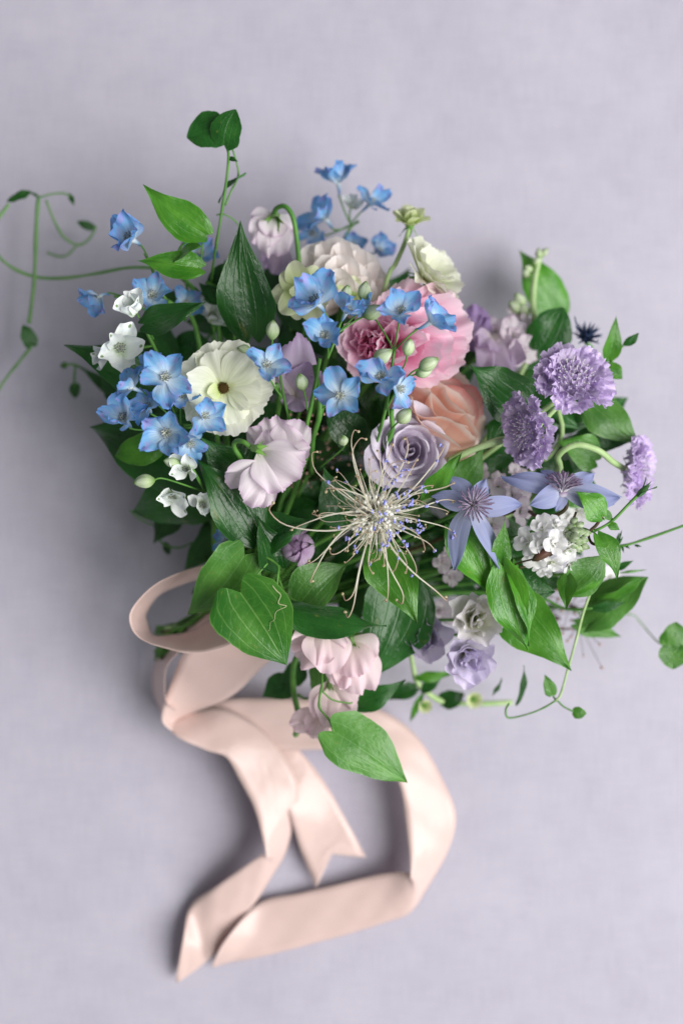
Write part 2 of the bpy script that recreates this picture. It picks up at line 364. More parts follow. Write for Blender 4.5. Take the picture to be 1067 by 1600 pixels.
# ---------------------------------------------------------------- stems
BIND = at(352, 962, .048)
def stem_points(p, axis, k=.03):
    a = Vector(axis).normalized(); j = lambda s: Vector((random.uniform(-s, s), random.uniform(-s, s), random.uniform(-s, s)))
    B = BIND + j(.011); E = at(248+random.uniform(-6, 10), 992+random.uniform(-14, 40), .030+random.uniform(-.012, .014))
    p1 = p - a*k; p1.z = max(p1.z, .03)
    m = p1.lerp(B, .5) + j(.008); m.z = max(.02, min(m.z, p1.z*.5+.02))
    return [p, p1, m, B, E]
def stem(t, p, axis, r=.0016, mat=None, k=.03):
    t.part('stem', P('stem', tube_data(stem_points(Vector(p), axis, k), [r*.9, r, r*1.1, r*1.1, r], 26, 7), mat or STEM))
def tube(t, name, pts, r, mat, n=None, sides=6):
    return t.part(name, P(name, tube_data(pts, r, n, sides), mat))
def vine(t, pts, r=.0009, mat=None, name='stem'):      # pts: (px, py, z)
    return tube(t, name, [at(*p) for p in pts], [r*random.uniform(.85, 1.25) for _ in range(len(pts)*2)], mat or STEM, len(pts)*6)

# ---------------------------------------------------------------- leaves
def leaf_data(wl, kind='ovate', fold=.15, arch=.08, wave=.022, lobe=.10, curl=0.0, side=0.0, nu=15, nv=18, tipdrop=0.0):
    profs = {'ovate': [.42, .82, 1.0, .97, .84, .62, .38, .17, .0], 'heart': [.62, .95, 1.0, .97, .86, .70, .48, .22, .0],
             'round': [.55, .9, 1.0, 1.0, .96, .86, .68, .42, .05], 'lance': [.2, .6, .9, 1.0, .92, .74, .5, .24, .0],
             'oval': [.22, .66, .94, 1.0, .98, .88, .68, .36, .02]}
    u = np.linspace(-1, 1, nu); u = (np.sign(u)*np.abs(u)**1.15)[None, :]; v = np.linspace(0, 1, nv)[:, None]
    pr = np.clip(catmull([(p, 0) for p in profs[kind]], 101)[:, 0], 0, 2)
    hw = wl/2*np.interp(v, np.linspace(0, 1, 101), pr)
    p1, p2, p3 = rs.rand(3)*6.28
    hw = hw*(1+.035*np.sin(v*13+p3)*np.sign(u)*np.abs(u)+.012*np.sin(v*37+p1)*np.abs(u)+.05*math.sin(p2)*np.sign(u))
    x = u*hw + .10*math.sin(p1)*wl*np.sin(math.pi*v); au = np.abs(u)
    y = v - lobe*np.sin(math.pi*np.clip(au, 0, 1)*.8)*(1-v)**3 + 0*u
    z = fold*np.abs(x) + arch*4*v*(1-v) - arch*.5*0
    z = z - tipdrop*v**3
    z = z - curl*(x/(wl/2))**2*wl*.5 + side*x
    z = z + wave*(au**2)*np.sin(v*11+p1+np.sign(u)*1.3)+wave*.5*np.sin(v*6+u*3+p2)
    q = .008*(1-au**4)*(np.cos(u*math.pi*2/.35)*.5)   # gentle quilting between the main veins
    z = z + q*np.sin(math.pi*v)
    V = np.stack([x, y, z], -1).reshape(-1, 3); uv = np.stack([u/2+.5+0*v, v+0*u], -1).reshape(-1, 2)
    return V, grid_faces(nu, nv), uv

def leaf(t, b, tip, w, mat=None, kind='ovate', roll=0, pet=None, pr=.0007, label=None, **kw):
    B, T = at(*b), at(*tip); y = (T-B); L = y.length; y.normalize()
    up = Vector((0, 0, 1)); zax = (up - y*up.dot(y)).normalized()
    zax = Quaternion(y, R(roll)) @ zax; x = y.cross(zax)
    M = Matrix((x, y, zax)).transposed().to_4x4(); M.translation = B
    kw.setdefault('wave', random.uniform(.014, .036)); kw.setdefault('tipdrop', random.uniform(-.02, .06)); kw.setdefault('curl', random.uniform(-.1, .25))
    o = t.part('leaf', P('leaf', leaf_data(w*K/L, kind, **kw), mat or LD), M @ Matrix.Scale(L, 4))
    if label: o['label'] = label
    if pet: tube(t, 'petiole', [B, B.lerp(at(*pet), .5)+Vector((0, 0, -.003)), at(*pet)], pr, STEM, 10, 5)
    return o

# ---------------------------------------------------------------- flower kits (shared meshes)
def variants(n, f): return [f() for _ in range(n)]
D_PET = variants(12, lambda: P('sepal', petal_data(random.uniform(.74, .98), [.22, .55, .88, 1.0, .95, random.uniform(.55, .8)], tipk=random.uniform(.15, .34), tipp=2.2, cup=random.uniform(.1, .8), bend=(random.uniform(-.25, .1), random.uniform(-.6, .95)), bp=1.4, ruf=.07, fr=5, tooth=.06, crum=.06, wob=random.uniform(-.14, .14), nu=13, nv=11), BLUE))
W_PET = variants(6, lambda: P('sepal', petal_data(.92, [.35, .75, .98, 1.0, .96, .82], tipk=.13, cup=random.uniform(.6, 1.1), bend=(-.3, random.uniform(.1, .6)), ruf=.07, fr=4, crum=.05, wob=random.uniform(-.1, .1)), WHITEB))
def eye_mesh():
    s = Soup()
    for i in range(18):
        a = i*2.4; r = .03+.10*math.sqrt(i/18); d = Vector((math.cos(a)*r, math.sin(a)*r, 0))
        s.add(*tube_data([d*.4, d+Vector((0, 0, .16)), d*1.5+Vector((0, 0, .22+.05*random.random()))], [.018, .016, .024], 6, 5))
    s.add(*ball_data((0, 0, .0), .10, .10, .08))
    return s.mesh('stamen_cluster', BEE)
EYE = eye_mesh()
SPUR = P('spur', tube_data([(0, 0, .02), (0, .04, -.18), (0, .02, -.40), (0, -.10, -.60)], [.10, .075, .05, .02], 10, 7), BLUE)

def floret(t, px, py, z, d, size=36, opn=38, roll=None, node=None, pets=None, n=5, spur=True, name='floret', jit=27):
    size = size*1.10*random.uniform(.86, 1.12) if not pets else size*1.4; pets = pets or D_PET; F = frame(at(px, py, z), d, random.uniform(0, 72) if roll is None else roll, size*K)
    c = t.part(name, EYE, F)
    for i in range(n):
        sub('sepal', random.choice(pets), c, pm(2*math.pi*i/n+random.uniform(-.12, .12), R(opn+random.uniform(-jit, jit)), .045, .0, random.uniform(.82, 1.12), random.uniform(-.35, .35)))
    if spur: sub('spur', SPUR, c, Matrix())
    if node:
        a = Vector(d).normalized(); p = at(px, py, z)-a*size*K*.1; q = at(*node)
        tube(t, 'pedicel', [p, p-a*size*K*.5, p.lerp(q, .6)-a*size*K*.3, q], .00062, STEM, 12, 5)
    return c

def bud_mesh():
    nu, nv = 20, 12; v = []; uv = []
    for j in range(nv):
        th = j/(nv-1); r = .02+.98*math.sin(math.pi*min(1, th*.96+.02))**.8*(1.0-.25*th)
        for i in range(nu):
            a = 2*math.pi*i/nu; rr = r*.48*(1-.13*abs(math.sin(a*2.5))**.5*(0.4+.6*th)); v.append((rr*math.cos(a+th*.5), rr*math.sin(a+th*.5), th*1.25)); uv.append((i/nu, th))
    return mesh_from('bud', v, grid_faces(nu, nv, 0, True)+[tuple(range((nv-1)*nu, nv*nu))], uv, BUDG)
BUD = bud_mesh()
def bud(t, px, py, z, d, size=22, node=None, mat=None):
    F = frame(at(px, py, z)-Vector(d).normalized()*size*K*.6, d, random.uniform(0, 90), size*K)
    c = t.part('bud', BUD, F)
    if node:
        a = Vector(d).normalized(); p = F.translation.copy(); q = at(*node)
        tube(t, 'pedicel', [p+a*.001, p-a*size*K*.5, p.lerp(q, .65)-a*size*K*.2, q], .0006, STEM, 12, 5)
    return c

# layered flowers made of wrapped petals
def globe_prof(Rr, hgt, close, flare=0.0):
    return [(.10*Rr+.02, 0), (.62*Rr, .10*hgt), (1.0*Rr, .42*hgt), (Rr*(1-close*.35)+flare*.3, .78*hgt), (Rr*(1-close)+flare, hgt)]
def layered(t, px, py, z, d, size, n, mat, inner=None, R0=.10, h0=.62, h1=.80, close0=.5, close1=.25, flare=0.0, ruf=.02, A0=1.5, A1=.95, spiral=.05, name='flower_heart', roll=0, k=.25, pw=1.0, nin=0, lip=True, drop=0, rad=1.0, pp=2.2):
    F = frame(at(px, py, z), d, roll, size*K)
    s = Soup(); s.add(*ball_data((0, 0, h0*.35), R0*.9, R0*.9, h0*.5)); c = t.part(name, s.mesh(name, inner or mat), F)
    for i in range(n):
        f = i/max(1, n-1); Rr = (R0+(1-R0)*f**pw)*rad; hh = h0+(h1-h0)*f
        cl = close0+(close1-close0)*f
        pr = globe_prof(Rr, hh, cl, flare*f**2)
        if lip and f > .35: pr = pr+[(pr[-1][0]+.10*f+.14*flare*f, pr[-1][1]-.015-.05*f*flare)]
        me = P('petal', shell_data(A0+(A1-A0)*f, pr, k=k, p=pp, ruf=ruf*(.5+f), fr=random.uniform(1.6, 3), spiral=spiral), inner if (inner and i < nin) else mat)
        sub('petal', me, c, Matrix.Rotation(i*2.39996+random.uniform(-.2, .2), 4, 'Z') @ Matrix.Translation((0, 0, -drop*f)) @ Matrix.Rotation(random.uniform(-.04, .04), 4, 'X'))
    return c, F

CALYX = None
def calyx_mesh():
    s = Soup()
    for i in range(5):
        V, f, uv = petal_data(.5, [.9, 1, .8, .45, .05], cup=.9, bend=(1.3, .9), ruf=.02, nu=7, nv=6)
        M = Matrix.Rotation(i*1.2566, 4, 'Z') @ Matrix.Translation((0, .10, -.12)); s.add([M @ Vector(p) for p in V], f, uv)
    s.add(*ball_data((0, 0, -.12), .14, .14, .12)); return s.mesh('calyx', SEPAL)
CALYX = calyx_mesh()
def wp(t, b, tip, w, mat, roll=0, ruf=.07, fr=6, cup=.35, bend=(.35, -.35), prof=(.25, .6, .9, 1.0, .92, .78), tooth=.05, par=None, name='petal', nu=21, nv=15, tipk=.16, pleat=.004, ep=2.2, crum=0, fold=0, wob=0, bp=1.0):
    # one free ruffled petal laid from its base to its tip
    B, T = at(*b), at(*tip); y = (T-B); L = y.length; y.normalize()
    up = Vector((0, 0, 1)); z = (up - y*up.dot(y)).normalized(); z = Quaternion(y, R(roll)) @ z; x = y.cross(z)
    M = Matrix((x, y, z)).transposed().to_4x4(); M.translation = B
    return t.part(name, P(name, petal_data(w*K/L, list(prof), tipk=tipk, cup=cup, bend=bend, ruf=ruf, fr=fr, tooth=tooth, pleat=pleat, nu=nu, nv=nv, ep=ep, crum=crum, fold=fold, wob=wob, bp=bp), mat), M @ Matrix.Scale(L, 4))

# ================================================================ the flowers
def anchor(p): return Vector((p.x, p.y, 0.0))

# ---- blue delphinium sprays
G_D = 'sprays of blue delphinium'
def delph(label, top, axis, **kw):
    p = at(*top); t = Thing('delphinium_spray', label, 'delphinium', BIND, G_D); stem(t, p, axis, .0017, **kw); return t
t = delph('blue delphinium spray with purple blotched florets beside the flat open cream flower', (285, 665, .140), (-.5, .15, .5))
N1 = (283, 668, .138)
floret(t, 208, 606, .166, (-.55, .25, .45), 41, 42, node=N1)
floret(t, 258, 592, .172, (.15, .25, .9), 40, 30, node=N1)
floret(t, 196, 656, .164, (-.3, .45, .7), 40, 34, node=N1)
floret(t, 262, 676, .174, (-.05, -.1, 1), 42, 26, roll=10, node=N1)
floret(t, 318, 652, .166, (.35, .3, .8), 36, 45, node=N1)
floret(t, 296, 690, .150, (.3, -.4, .6), 34, 30, node=N1)
floret(t, 232, 638, .158, (-.1, .3, .8), 32, 48, node=N1)
floret(t, 238, 574, .160, (-.3, .6, .6), 30, 50, node=N1)
floret(t, 285, 622, .160, (.2, .5, .7), 34, 44, node=N1)
bud(t, 270, 722, .160, (-.9, .15, .35), 23, (318, 765, .135)); 
floret(t, 293, 733, .158, (-.3, -.1, .9), 22, 56, node=(318, 765, .135), pets=W_PET, spur=False, name='half_open_floret')
bud(t, 226, 752, .155, (-.96, -.15, .25), 28, (330, 772, .125))
floret(t, 269, 774, .135, (.1, -.3, .9), 25, 58, node=(325, 790, .12), pets=W_PET, spur=False, name='half_open_floret')
floret(t, 316, 788, .135, (.1, -.2, .9), 23, 58, node=(335, 800, .12), pets=W_PET, spur=False, name='half_open_floret')
vine(t, [(318, 765, .135), (332, 786, .122), (345, 820, .10)], .0007)

t = delph('blue delphinium spray rising against the deep pink heart of the peony', (508, 575, .158), (.05, .6, .5))
N2, N2b = (512, 560, .160), (528, 520, .163)
floret(t, 496, 474, .176, (-.35, .35, .7), 46, 40, roll=20, node=N2b)
floret(t, 541, 488, .172, (.3, .5, .55), 40, 50, node=N2b)
floret(t, 508, 527, .178, (-.15, .3, .85), 36, 46, node=N2)
floret(t, 532, 618, .178, (.0, -.05, 1), 37, 16, roll=12, node=(500, 640, .15))
bud(t, 541, 458, .160, (.1, .75, .6), 22, N2b); bud(t, 569, 455, .160, (.15, .85, .5), 26, N2b); bud(t, 583, 487, .165, (.8, .35, .4), 30, N2b)
bud(t, 471, 597, .165, (-.2, .75, .6), 25, (480, 640, .15)); bud(t, 536, 688, .15, (.0, .5, .85), 20, (500, 730, .12))
vine(t, [(512, 560, .160), (520, 540, .162), (528, 520, .163)], .0008)
vine(t, [(500, 560, .157), (488, 625, .15), (478, 672, .14), (470, 730, .12)], .0014)
vine(t, [(492, 570, .15), (500, 640, .15), (488, 690, .13), (486, 740, .10)], .0018)

t = delph('blue delphinium spray laid across the pink peony above the peach rose', (612, 640, .150), (.1, .6, .5))
N3 = (616, 548, .165)
floret(t, 626, 488, .180, (.05, .35, .8), 42, 44, roll=0, node=N3)
floret(t, 672, 503, .172, (.75, .4, .35), 42, 52, node=N3)
floret(t, 598, 592, .176, (-.25, .35, .75), 38, 48, node=(603, 640, .155))
floret(t, 622, 606, .170, (.5, -.2, .7), 34, 38, node=(608, 650, .155))
floret(t, 575, 488, .160, (-.6, .5, .4), 30, 50, node=N3)
for b_ in ((597, 557, (.75, .5, .4), 30, (560, 575, .15)), (638, 543, (.15, .8, .5), 24, (620, 590, .155)), (669, 568, (.8, .4, .4), 28, (628, 600, .155)), (631, 650, (.5, .5, .7), 28, (604, 680, .14))):
    bud(t, b_[0], b_[1], .172, b_[2], b_[3], b_[4])
bud(t, 662, 580, .165, (.85, .3, .3), 24, (628, 600, .155))
vine(t, [(616, 548, .165), (612, 575, .162), (606, 620, .155), (592, 680, .14), (575, 730, .11)], .001)
vine(t, [(628, 600, .155), (608, 630, .15), (585, 690, .13)], .0008)

t = delph('single blue delphinium floret between the cream flower and the folded lilac sweet pea', (432, 600, .15), (0, .4, .7))
floret(t, 417, 572, .176, (.1, .25, .9), 40, 36, roll=30, node=(440, 620, .15))
bud(t, 426, 516, .166, (.05, .9, .4), 26, (436, 560, .155)); bud(t, 382, 545, .155, (-.9, .1, .4), 18, (430, 560, .14))
vine(t, [(436, 560, .155), (440, 600, .15), (452, 660, .13)], .0008)

t = delph('blue delphinium spray reaching out beside the two pale green folded leaves', (262, 470, .115), (-.5, .5, .5))
N5 = (246, 440, .115)
floret(t, 206, 374, .130, (-.35, .15, .8), 42, 48, roll=15, node=(232, 410, .12))
floret(t, 238, 463, .125, (.1, .2, .9), 40, 30, node=N5)
floret(t, 155, 464, .120, (-.5, -.35, .6), 36, 52, node=(200, 468, .11))
floret(t, 312, 398, .09, (.2, .4, .8), 38, 38, node=(290, 440, .09))
floret(t, 290, 475, .10, (.3, .2, .8), 34, 36, node=(275, 500, .09))
floret(t, 287, 372, .085, (.2, .5, .7), 34, 36, node=(290, 440, .09))
vine(t, [(226, 395, .12), (238, 420, .118), (250, 455, .115), (290, 500, .10)], .001)
vine(t, [(290, 440, .09), (300, 490, .09)], .0009)
vine(t, [(178, 462, .115), (205, 470, .112), (250, 500, .10)], .0008)
floret(t, 212, 486, .140, (-.15, .35, .8), 29, 60, node=(240, 520, .12), pets=W_PET, spur=False, name='half_open_floret')
floret(t, 187, 544, .142, (.25, .05, .9), 34, 52, node=(240, 540, .12), pets=W_PET, spur=False, name='half_open_floret')
floret(t, 172, 552, .130, (-.6, -.3, .6), 26, 50, node=(240, 540, .12), pets=W_PET, spur=False, name='half_open_floret')
floret(t, 330, 495, .085, (.1, .2, .9), 26, 50, node=(340, 540, .08), pets=W_PET, spur=False, name='half_open_floret')
vine(t, [(225, 510, .125), (240, 540, .12), (258, 575, .11), (290, 640, .09)], .0011)

t = delph('blurred blue delphinium spray leaning out behind the blush ranunculus', (555, 395, .055), (.1, .8, .4))
N6 = (548, 350, .052)
floret(t, 528, 285, .062, (-.1, .75, .5), 42, 46, node=N6); floret(t, 578, 318, .060, (.6, .45, .5), 40, 46, node=N6)
floret(t, 508, 342, .064, (-.4, .35, .7), 44, 40, node=N6); floret(t, 492, 365, .05, (-.6, .1, .6), 30, 40, node=N6)
floret(t, 590, 392, .045, (.5, .1, .7), 30, 40, node=(560, 400, .05)); floret(t, 548, 385, .045, (.3, .4, .7), 28, 40, node=(555, 400, .05))
floret(t, 549, 322, .050, (.2, .6, .7), 18, 60, pets=W_PET, spur=False, name='half_open_floret', node=N6)
vine(t, [(560, 345, .055), (548, 355, .052), (532, 385, .05), (525, 420, .05)], .001)

t = delph('small blue delphinium spray tucked low beside the closed mauve bud', (380, 850, .10), (-.4, -.2, .6))
floret(t, 358, 845, .125, (-.3, -.2, .8), 36, 22, node=(395, 850, .10)); floret(t, 402, 815, .12, (.1, .3, .9), 26, 30, node=(395, 850, .10))

# ---- cream butterfly flowers
CRP = variants(6, lambda: P('petal', petal_data(.92, [.16, .45, .78, .98, 1.0, .90], tipk=.16, tipp=2.2, cup=random.uniform(.1, .35), bend=(.05, random.uniform(-.35, .2)), ruf=.05, fr=5, pleat=.006, tooth=.07, nu=17, nv=12), CREAM))
CRG = variants(4, lambda: P('petal', petal_data(.85, [.22, .55, .85, 1.0, .9, .7], tipk=.18, cup=.4, bend=(.2, -.2), ruf=.04, fr=4, pleat=.005, nu=13, nv=10), CREAMG))
def button(rad=.14, mat=None, n=60):
    s = Soup(); s.add(*ball_data((0, 0, .02), rad, rad, rad*.7, 12, 8))
    for i in range(n):
        a = i*2.39996; f = math.sqrt((i+.5)/n); r = rad*f*1.1; d = Vector((math.cos(a)*r, math.sin(a)*r, .02+rad*.75*math.sqrt(max(0, 1-f*f*.8))))
        s.add(*ball_data(d, rad*.13, rad*.13, rad*.24, 5, 4))
    return s.mesh('flower_button', mat or DARKC)
BTN = button(.115)
G_C = 'cream flowers'
t = Thing('cream_flower', 'flat open cream flower with a dark brown button centre', 'flower', BIND, G_C)
F = frame(at(349, 606, .152), (.12, -.12, 1), 10, 74*K); c = t.part('flower_button', BTN, F)
for i in range(8): sub('petal', CRP[i % 6], c, pm(i*.785+random.uniform(-.12, .12), R(8+random.uniform(-6, 6)), .07, -.03, random.uniform(.92, 1.12)))
for i in range(6): sub('petal', CRP[(i+2) % 6], c, pm(i*1.047+.4+random.uniform(-.15, .15), R(20+random.uniform(-5, 10)), .06, .0, random.uniform(.72, .95)))
sub('petal', CRG[0], c, pm(.95, R(48), .08, .02, .42)); sub('petal', CRP[3], c, pm(3.05, R(26), .08, .02, .66, 0, .55))
stem(t, at(349, 606, .150), (.12, -.12, 1))

t = Thing('cream_flower', 'cream flower seen from the side above the pink peony', 'flower', BIND, G_C)
F = frame(at(662, 432, .098), (.55, .45, .35), 0, 72*K); c = t.part('flower_button', BTN, F)
for i in range(10): sub('petal', CRP[i % 6], c, pm(i*.628+random.uniform(-.12, .12), R(24+random.uniform(-8, 14)), .06, -.03, random.uniform(.88, 1.05)))
for i in range(6): sub('petal', CRP[(i+1) % 6], c, pm(i*1.047+.3, R(48), .05, .0, .75))
for i in range(5): sub('sepal', P('sepal', petal_data(.4, [.6, 1, .8, .4, .05], cup=.4, bend=(-.2, -.6), nu=7, nv=6), SEPAL), c, pm(i*1.2566, R(-5), .05, -.06, .35))
stem(t, at(658, 428, .096), (.5, .4, .3))
t = Thing('cream_flower', 'pale green half open flower nodding on a tall stem above the peony', 'flower', BIND, G_C)
F = frame(at(640, 352, .090), (.05, .75, .55), 0, 40*K); c = t.part('flower_button', button(.2, SEPAL, 20), F)
for i in range(9): sub('petal', CRG[i % 4], c, pm(i*.698, R(30+20*(i % 2)), .08, 0, .9))
for i in range(5): sub('petal', CRG[i % 4], c, pm(i*1.2566+.3, R(85), .12, .05, .75))
for i in range(4): sub('sepal', P('sepal', petal_data(.4, [.6, 1, .8, .4, .05], cup=.4, bend=(-.2, -.6), nu=7, nv=6), SEPAL), c, pm(i*1.57, R(-30), .05, -.06, .6))
tube(t, 'stem', [at(640, 354, .088), at(632, 380, .094), at(618, 412, .10), at(603, 442, .105), at(560, 600, .07), BIND], .0016, STEMP, 30, 7)
t = Thing('cream_flower', 'greenish cream flower tucked behind the blue florets above the dark leaf', 'flower', BIND, G_C)
F = frame(at(476, 456, .132), (-.3, -.1, .85), 40, 46*K); c = t.part('flower_button', button(.12, SEPAL, 24), F)
for i in range(9): sub('petal', CRG[i % 4], c, pm(i*.698+random.uniform(-.12, .12), R(14+random.uniform(-8, 14)), .06, -.02, random.uniform(.95, 1.25)))
for i in range(4): sub('petal', CRG[i % 4], c, pm(i*1.57+.5, R(60), .07, .02, .6))
stem(t, at(490, 452, .136), (-.15, -.25, .85))
t = Thing('cream_flower', 'cream flower half hidden under the blush ranunculus', 'flower', BIND, G_C)
F = frame(at(548, 462, .110), (.1, .2, .9), 0, 28*K); c = t.part('flower_button', button(.12, SEPAL, 24), F)
for i in range(9): sub('petal', CRG[(i+1) % 4], c, pm(i*.698+random.uniform(-.12, .12), R(14+random.uniform(-8, 14)), .06, -.02, random.uniform(.95, 1.25)))
stem(t, at(545, 445, .113), (.1, .2, .9))

# ---- blush ranunculus
t = Thing('blush_ranunculus', 'large blush white ranunculus with broad rounded papery petals', 'ranunculus', BIND)
BB = (532, 478, .085)
c = t.part('flower_heart', button(.3, BLUSH, 30), frame(at(532, 455, .092), (.05, .6, .6), 0, 70*K))
for tx, ty, tz, w_, rl in ((456, 420, .080, 60, -20), (466, 396, .080, 66, -15), (488, 374, .082, 70, -8), (516, 366, .084, 74, 0), (546, 374, .084, 74, 5), (574, 390, .083, 70, 10), (598, 414, .082, 66, 18), (606, 442, .080, 56, 22),
                           (478, 408, .096, 62, -15), (504, 388, .100, 66, -6), (534, 386, .102, 70, 2), (564, 402, .101, 68, 10), (588, 430, .098, 60, 18), (496, 416, .110, 58, -10), (528, 404, .114, 62, 0), (560, 424, .113, 60, 10), (580, 452, .106, 54, 18), (476, 440, .104, 54, -16), (530, 432, .121, 56, 0)):
    wp(t, BB, (tx, ty, tz), w_, BLUSH, rl, ruf=.035, fr=4, cup=.75, bend=(.7, -.35), tooth=.02, ep=5, crum=.015, prof=(.4, .66, .9, 1.0, .96, .84))
stem(t, at(*BB), (.05, .6, .5), .002)
# ---- peony
t = Thing('pink_peony', 'big pink peony with ruffled petals and a deep pink heart', 'peony', BIND)
PEO = variants(5, lambda: P('petal', petal_data(1.0, [.30, .62, .90, 1.0, .98, .84], tipk=.14, tipp=2.2, cup=random.uniform(.5, .9), bend=(-.15, random.uniform(.1, .6)), ruf=.055, fr=5, tooth=.06, nu=19, nv=13), PINK))
PEI = variants(6, lambda: P('petal', petal_data(.78, [.30, .62, .90, 1.0, .95, .8], tipk=.12, cup=random.uniform(.6, 1.1), bend=(-.1, random.uniform(.2, .9)), ruf=.085, fr=6, tooth=.08, nu=17, nv=11), PINK))
PEH = variants(4, lambda: P('petal', petal_data(.62, [.30, .62, .90, 1.0, .95, .8], tipk=.12, cup=random.uniform(.7, 1.2), bend=(0, random.uniform(.2, .8)), ruf=.09, fr=6, tooth=.08, nu=15, nv=10), HOTP))
F = frame(at(590, 540, .106), (-.28, -.08, .95), 0, 78*K); c = t.part('flower_heart', button(.16, HOTP, 30), F)
for i in range(9): sub('petal', PEO[i % 5], c, pm(i*.698+random.uniform(-.15, .15), R(48+random.uniform(-8, 8)), .10, -.02, random.uniform(.82, 1.0)))
for i in range(14): sub('petal', PEI[i % 6] if i % 2 else PEH[i % 4], c, pm(i*2.39996, R(62+random.uniform(-8, 10)), .12, .0, random.uniform(.70, .88)))
for i in range(16): sub('petal', PEH[i % 4], c, pm(i*2.39996+.7, R(76+random.uniform(-8, 12)), .08, .02, random.uniform(.52, .72)))
PB = (615, 545, .100)
for tx, ty, tz, w_, rl in ((742, 500, .100, 120, 10), (738, 560, .104, 115, -15), (716, 462, .096, 110, 15), (672, 446, .100, 105, 0), (628, 444, .104, 95, 0), (582, 462, .108, 90, -10), (706, 606, .112, 110, -22), (655, 618, .112, 95, -10), (590, 612, .108, 80, 0), (728, 530, .124, 105, 5), (700, 482, .122, 100, 12), (650, 468, .124, 90, 0), (712, 576, .128, 95, -12), (690, 520, .136, 85, 0), (668, 488, .134, 80, 8), (676, 560, .136, 80, -14)):
    wp(t, PB, (tx, ty, tz), w_, PINK, rl+random.uniform(-14, 14), ruf=.08, fr=6, cup=.5, bend=(.6, -.1), tooth=.055, crum=.055, nu=25, prof=(.35, .62, .86, 1.0, .96, .86))
stem(t, F.translation, (-.42, -.10, .85), .0024)
# ---- peach garden rose
t = Thing('peach_rose', 'peach garden rose with packed layered petals next to the pink peony', 'rose', BIND)
PC = (640, 706, .088)
c = t.part('flower_heart', button(.3, PEACHI, 30), frame(at(690, 645, .085), (.64, .77, .3), 0, 60*K))
for d_, z_, w_, m_, jx in ((150, .070, 120, PEACH, 6), (146, .080, 100, PEACHI, -8), (138, .088, 92, PEACHI, 8), (132, .095, 112, PEACHI, -4), (122, .102, 128, PEACH, 6), (110, .109, 142, PEACH, -6), (98, .116, 152, PEACH, 5), (85, .122, 156, PEACH, -4), (70, .127, 154, PEACH, 6), (54, .130, 146, PEACH, -3)):
    a_ = math.atan2(.77, .64)+R(jx)
    wp(t, PC, (640+d_*math.cos(a_), 706-d_*math.sin(a_), z_+.014), w_, m_, jx*1.2, ruf=.035, fr=3.5, cup=-.85, bend=(-.08, .55), bp=4.0, tipk=.22, tooth=.02, ep=5, crum=.02, pleat=.001, nu=23, prof=(.42, .74, .93, 1.0, .97, .86))
for tx, ty, z_, w_ in ((618, 640, .100, 70), (612, 668, .094, 70), (706, 706, .108, 80), (752, 690, .096, 70), (760, 652, .084, 80)):
    wp(t, PC, (tx, ty, z_), w_, PEACH, 0, ruf=.03, cup=-.5, bend=(.45, -.4), tooth=.02, ep=5, crum=.03, pleat=.001, prof=(.42, .74, .93, 1.0, .97, .86))
stem(t, at(*PC), (.5, .5, .3), .002)
# ---- mauve rose
t = Thing('mauve_rose', 'dusty mauve rose with a spiral heart behind the spidery stamen burst', 'rose', BIND)
c, F = layered(t, 636, 706, .120, (.14, .10, 1), 52, 22, MAUVE, R0=.05, h0=.92, h1=.66, close0=.30, close1=-.10, flare=.36, ruf=.02, A0=1.4, A1=.80, spiral=.10, k=.42, pw=.92, pp=1.5)
OUT = variants(3, lambda: P('petal', petal_data(1.25, [.35, .8, 1.0, 1.0, .85], tipk=.30, tipp=1.6, cup=.6, bend=(.35, -.55), ruf=.02, fr=3, nu=15, nv=12), MAUVE))
for i, (a, til, s_) in enumerate(((1.2, 28, 1.1), (2.3, 20, 1.05), (-1.3, 30, 1.0), (0, 40, .9), (3.5, 25, 1.0), (.6, 24, 1.25))): sub('petal', OUT[i % 3], c, pm(a, R(til), .12, .10, s_))
stem(t, F.translation, (.1, .16, 1), .002)
# ---- closed mauve bud
t = Thing('mauve_bud', 'round closed mauve flower bud with folded petals', 'flower bud', BIND)
c, F = layered(t, 465, 856, .126, (.05, .05, 1), 31, 8, MBUD, R0=.55, h0=1.35, h1=1.4, close0=.74, close1=.62, flare=0, ruf=.03, A0=.95, A1=.85, spiral=.12, lip=False, k=.30)
stem(t, F.translation, (.05, .05, 1))

# ---- spidery stamen burst
t = Thing('stamen_burst', 'spidery burst of long curled cream stamens with tiny blue anthers', 'flower', BIND)
F = frame(at(588, 803, .150), (.0, -.05, 1), 0, 1.0); c = t.part('flower_heart', button(.0045, CREAM, 24), F)
def filament():
    L = random.uniform(.037, .054); rise = random.uniform(.004, .020); cv = random.uniform(-.3, .3); hook = random.uniform(-.6, 1.0)
    pts = [(0, 0, 0), (0, L*.25, rise*.8), (L*cv*.15, L*.55, rise), (L*cv*.45, L*.85, rise*.75), (L*(cv*.7+.10*hook), L*(1.0-.03*abs(hook)), rise*.45+.002), (L*(cv*.7+.16*hook), L*(.99-.07*abs(hook)), rise*.45-.001)]
    s = Soup(); s.add(*tube_data(pts, [.00070, .00056, .00042, .00034, .00030, .00036], 18, 5))
    s.add(*[ (v, f, [(a, 1.0) for a, b in uv]) for v, f, uv in [ball_data(pts[-1], random.uniform(.0007, .0012), .0009, .0011, 6, 5)]][0])
    return s.mesh('filament', FILA)
FIL = variants(16, filament)
FILW = plain_mat('inner_filament', srgb(250,250,240), srgb(255,255,250), 200, .5, .3, .3)
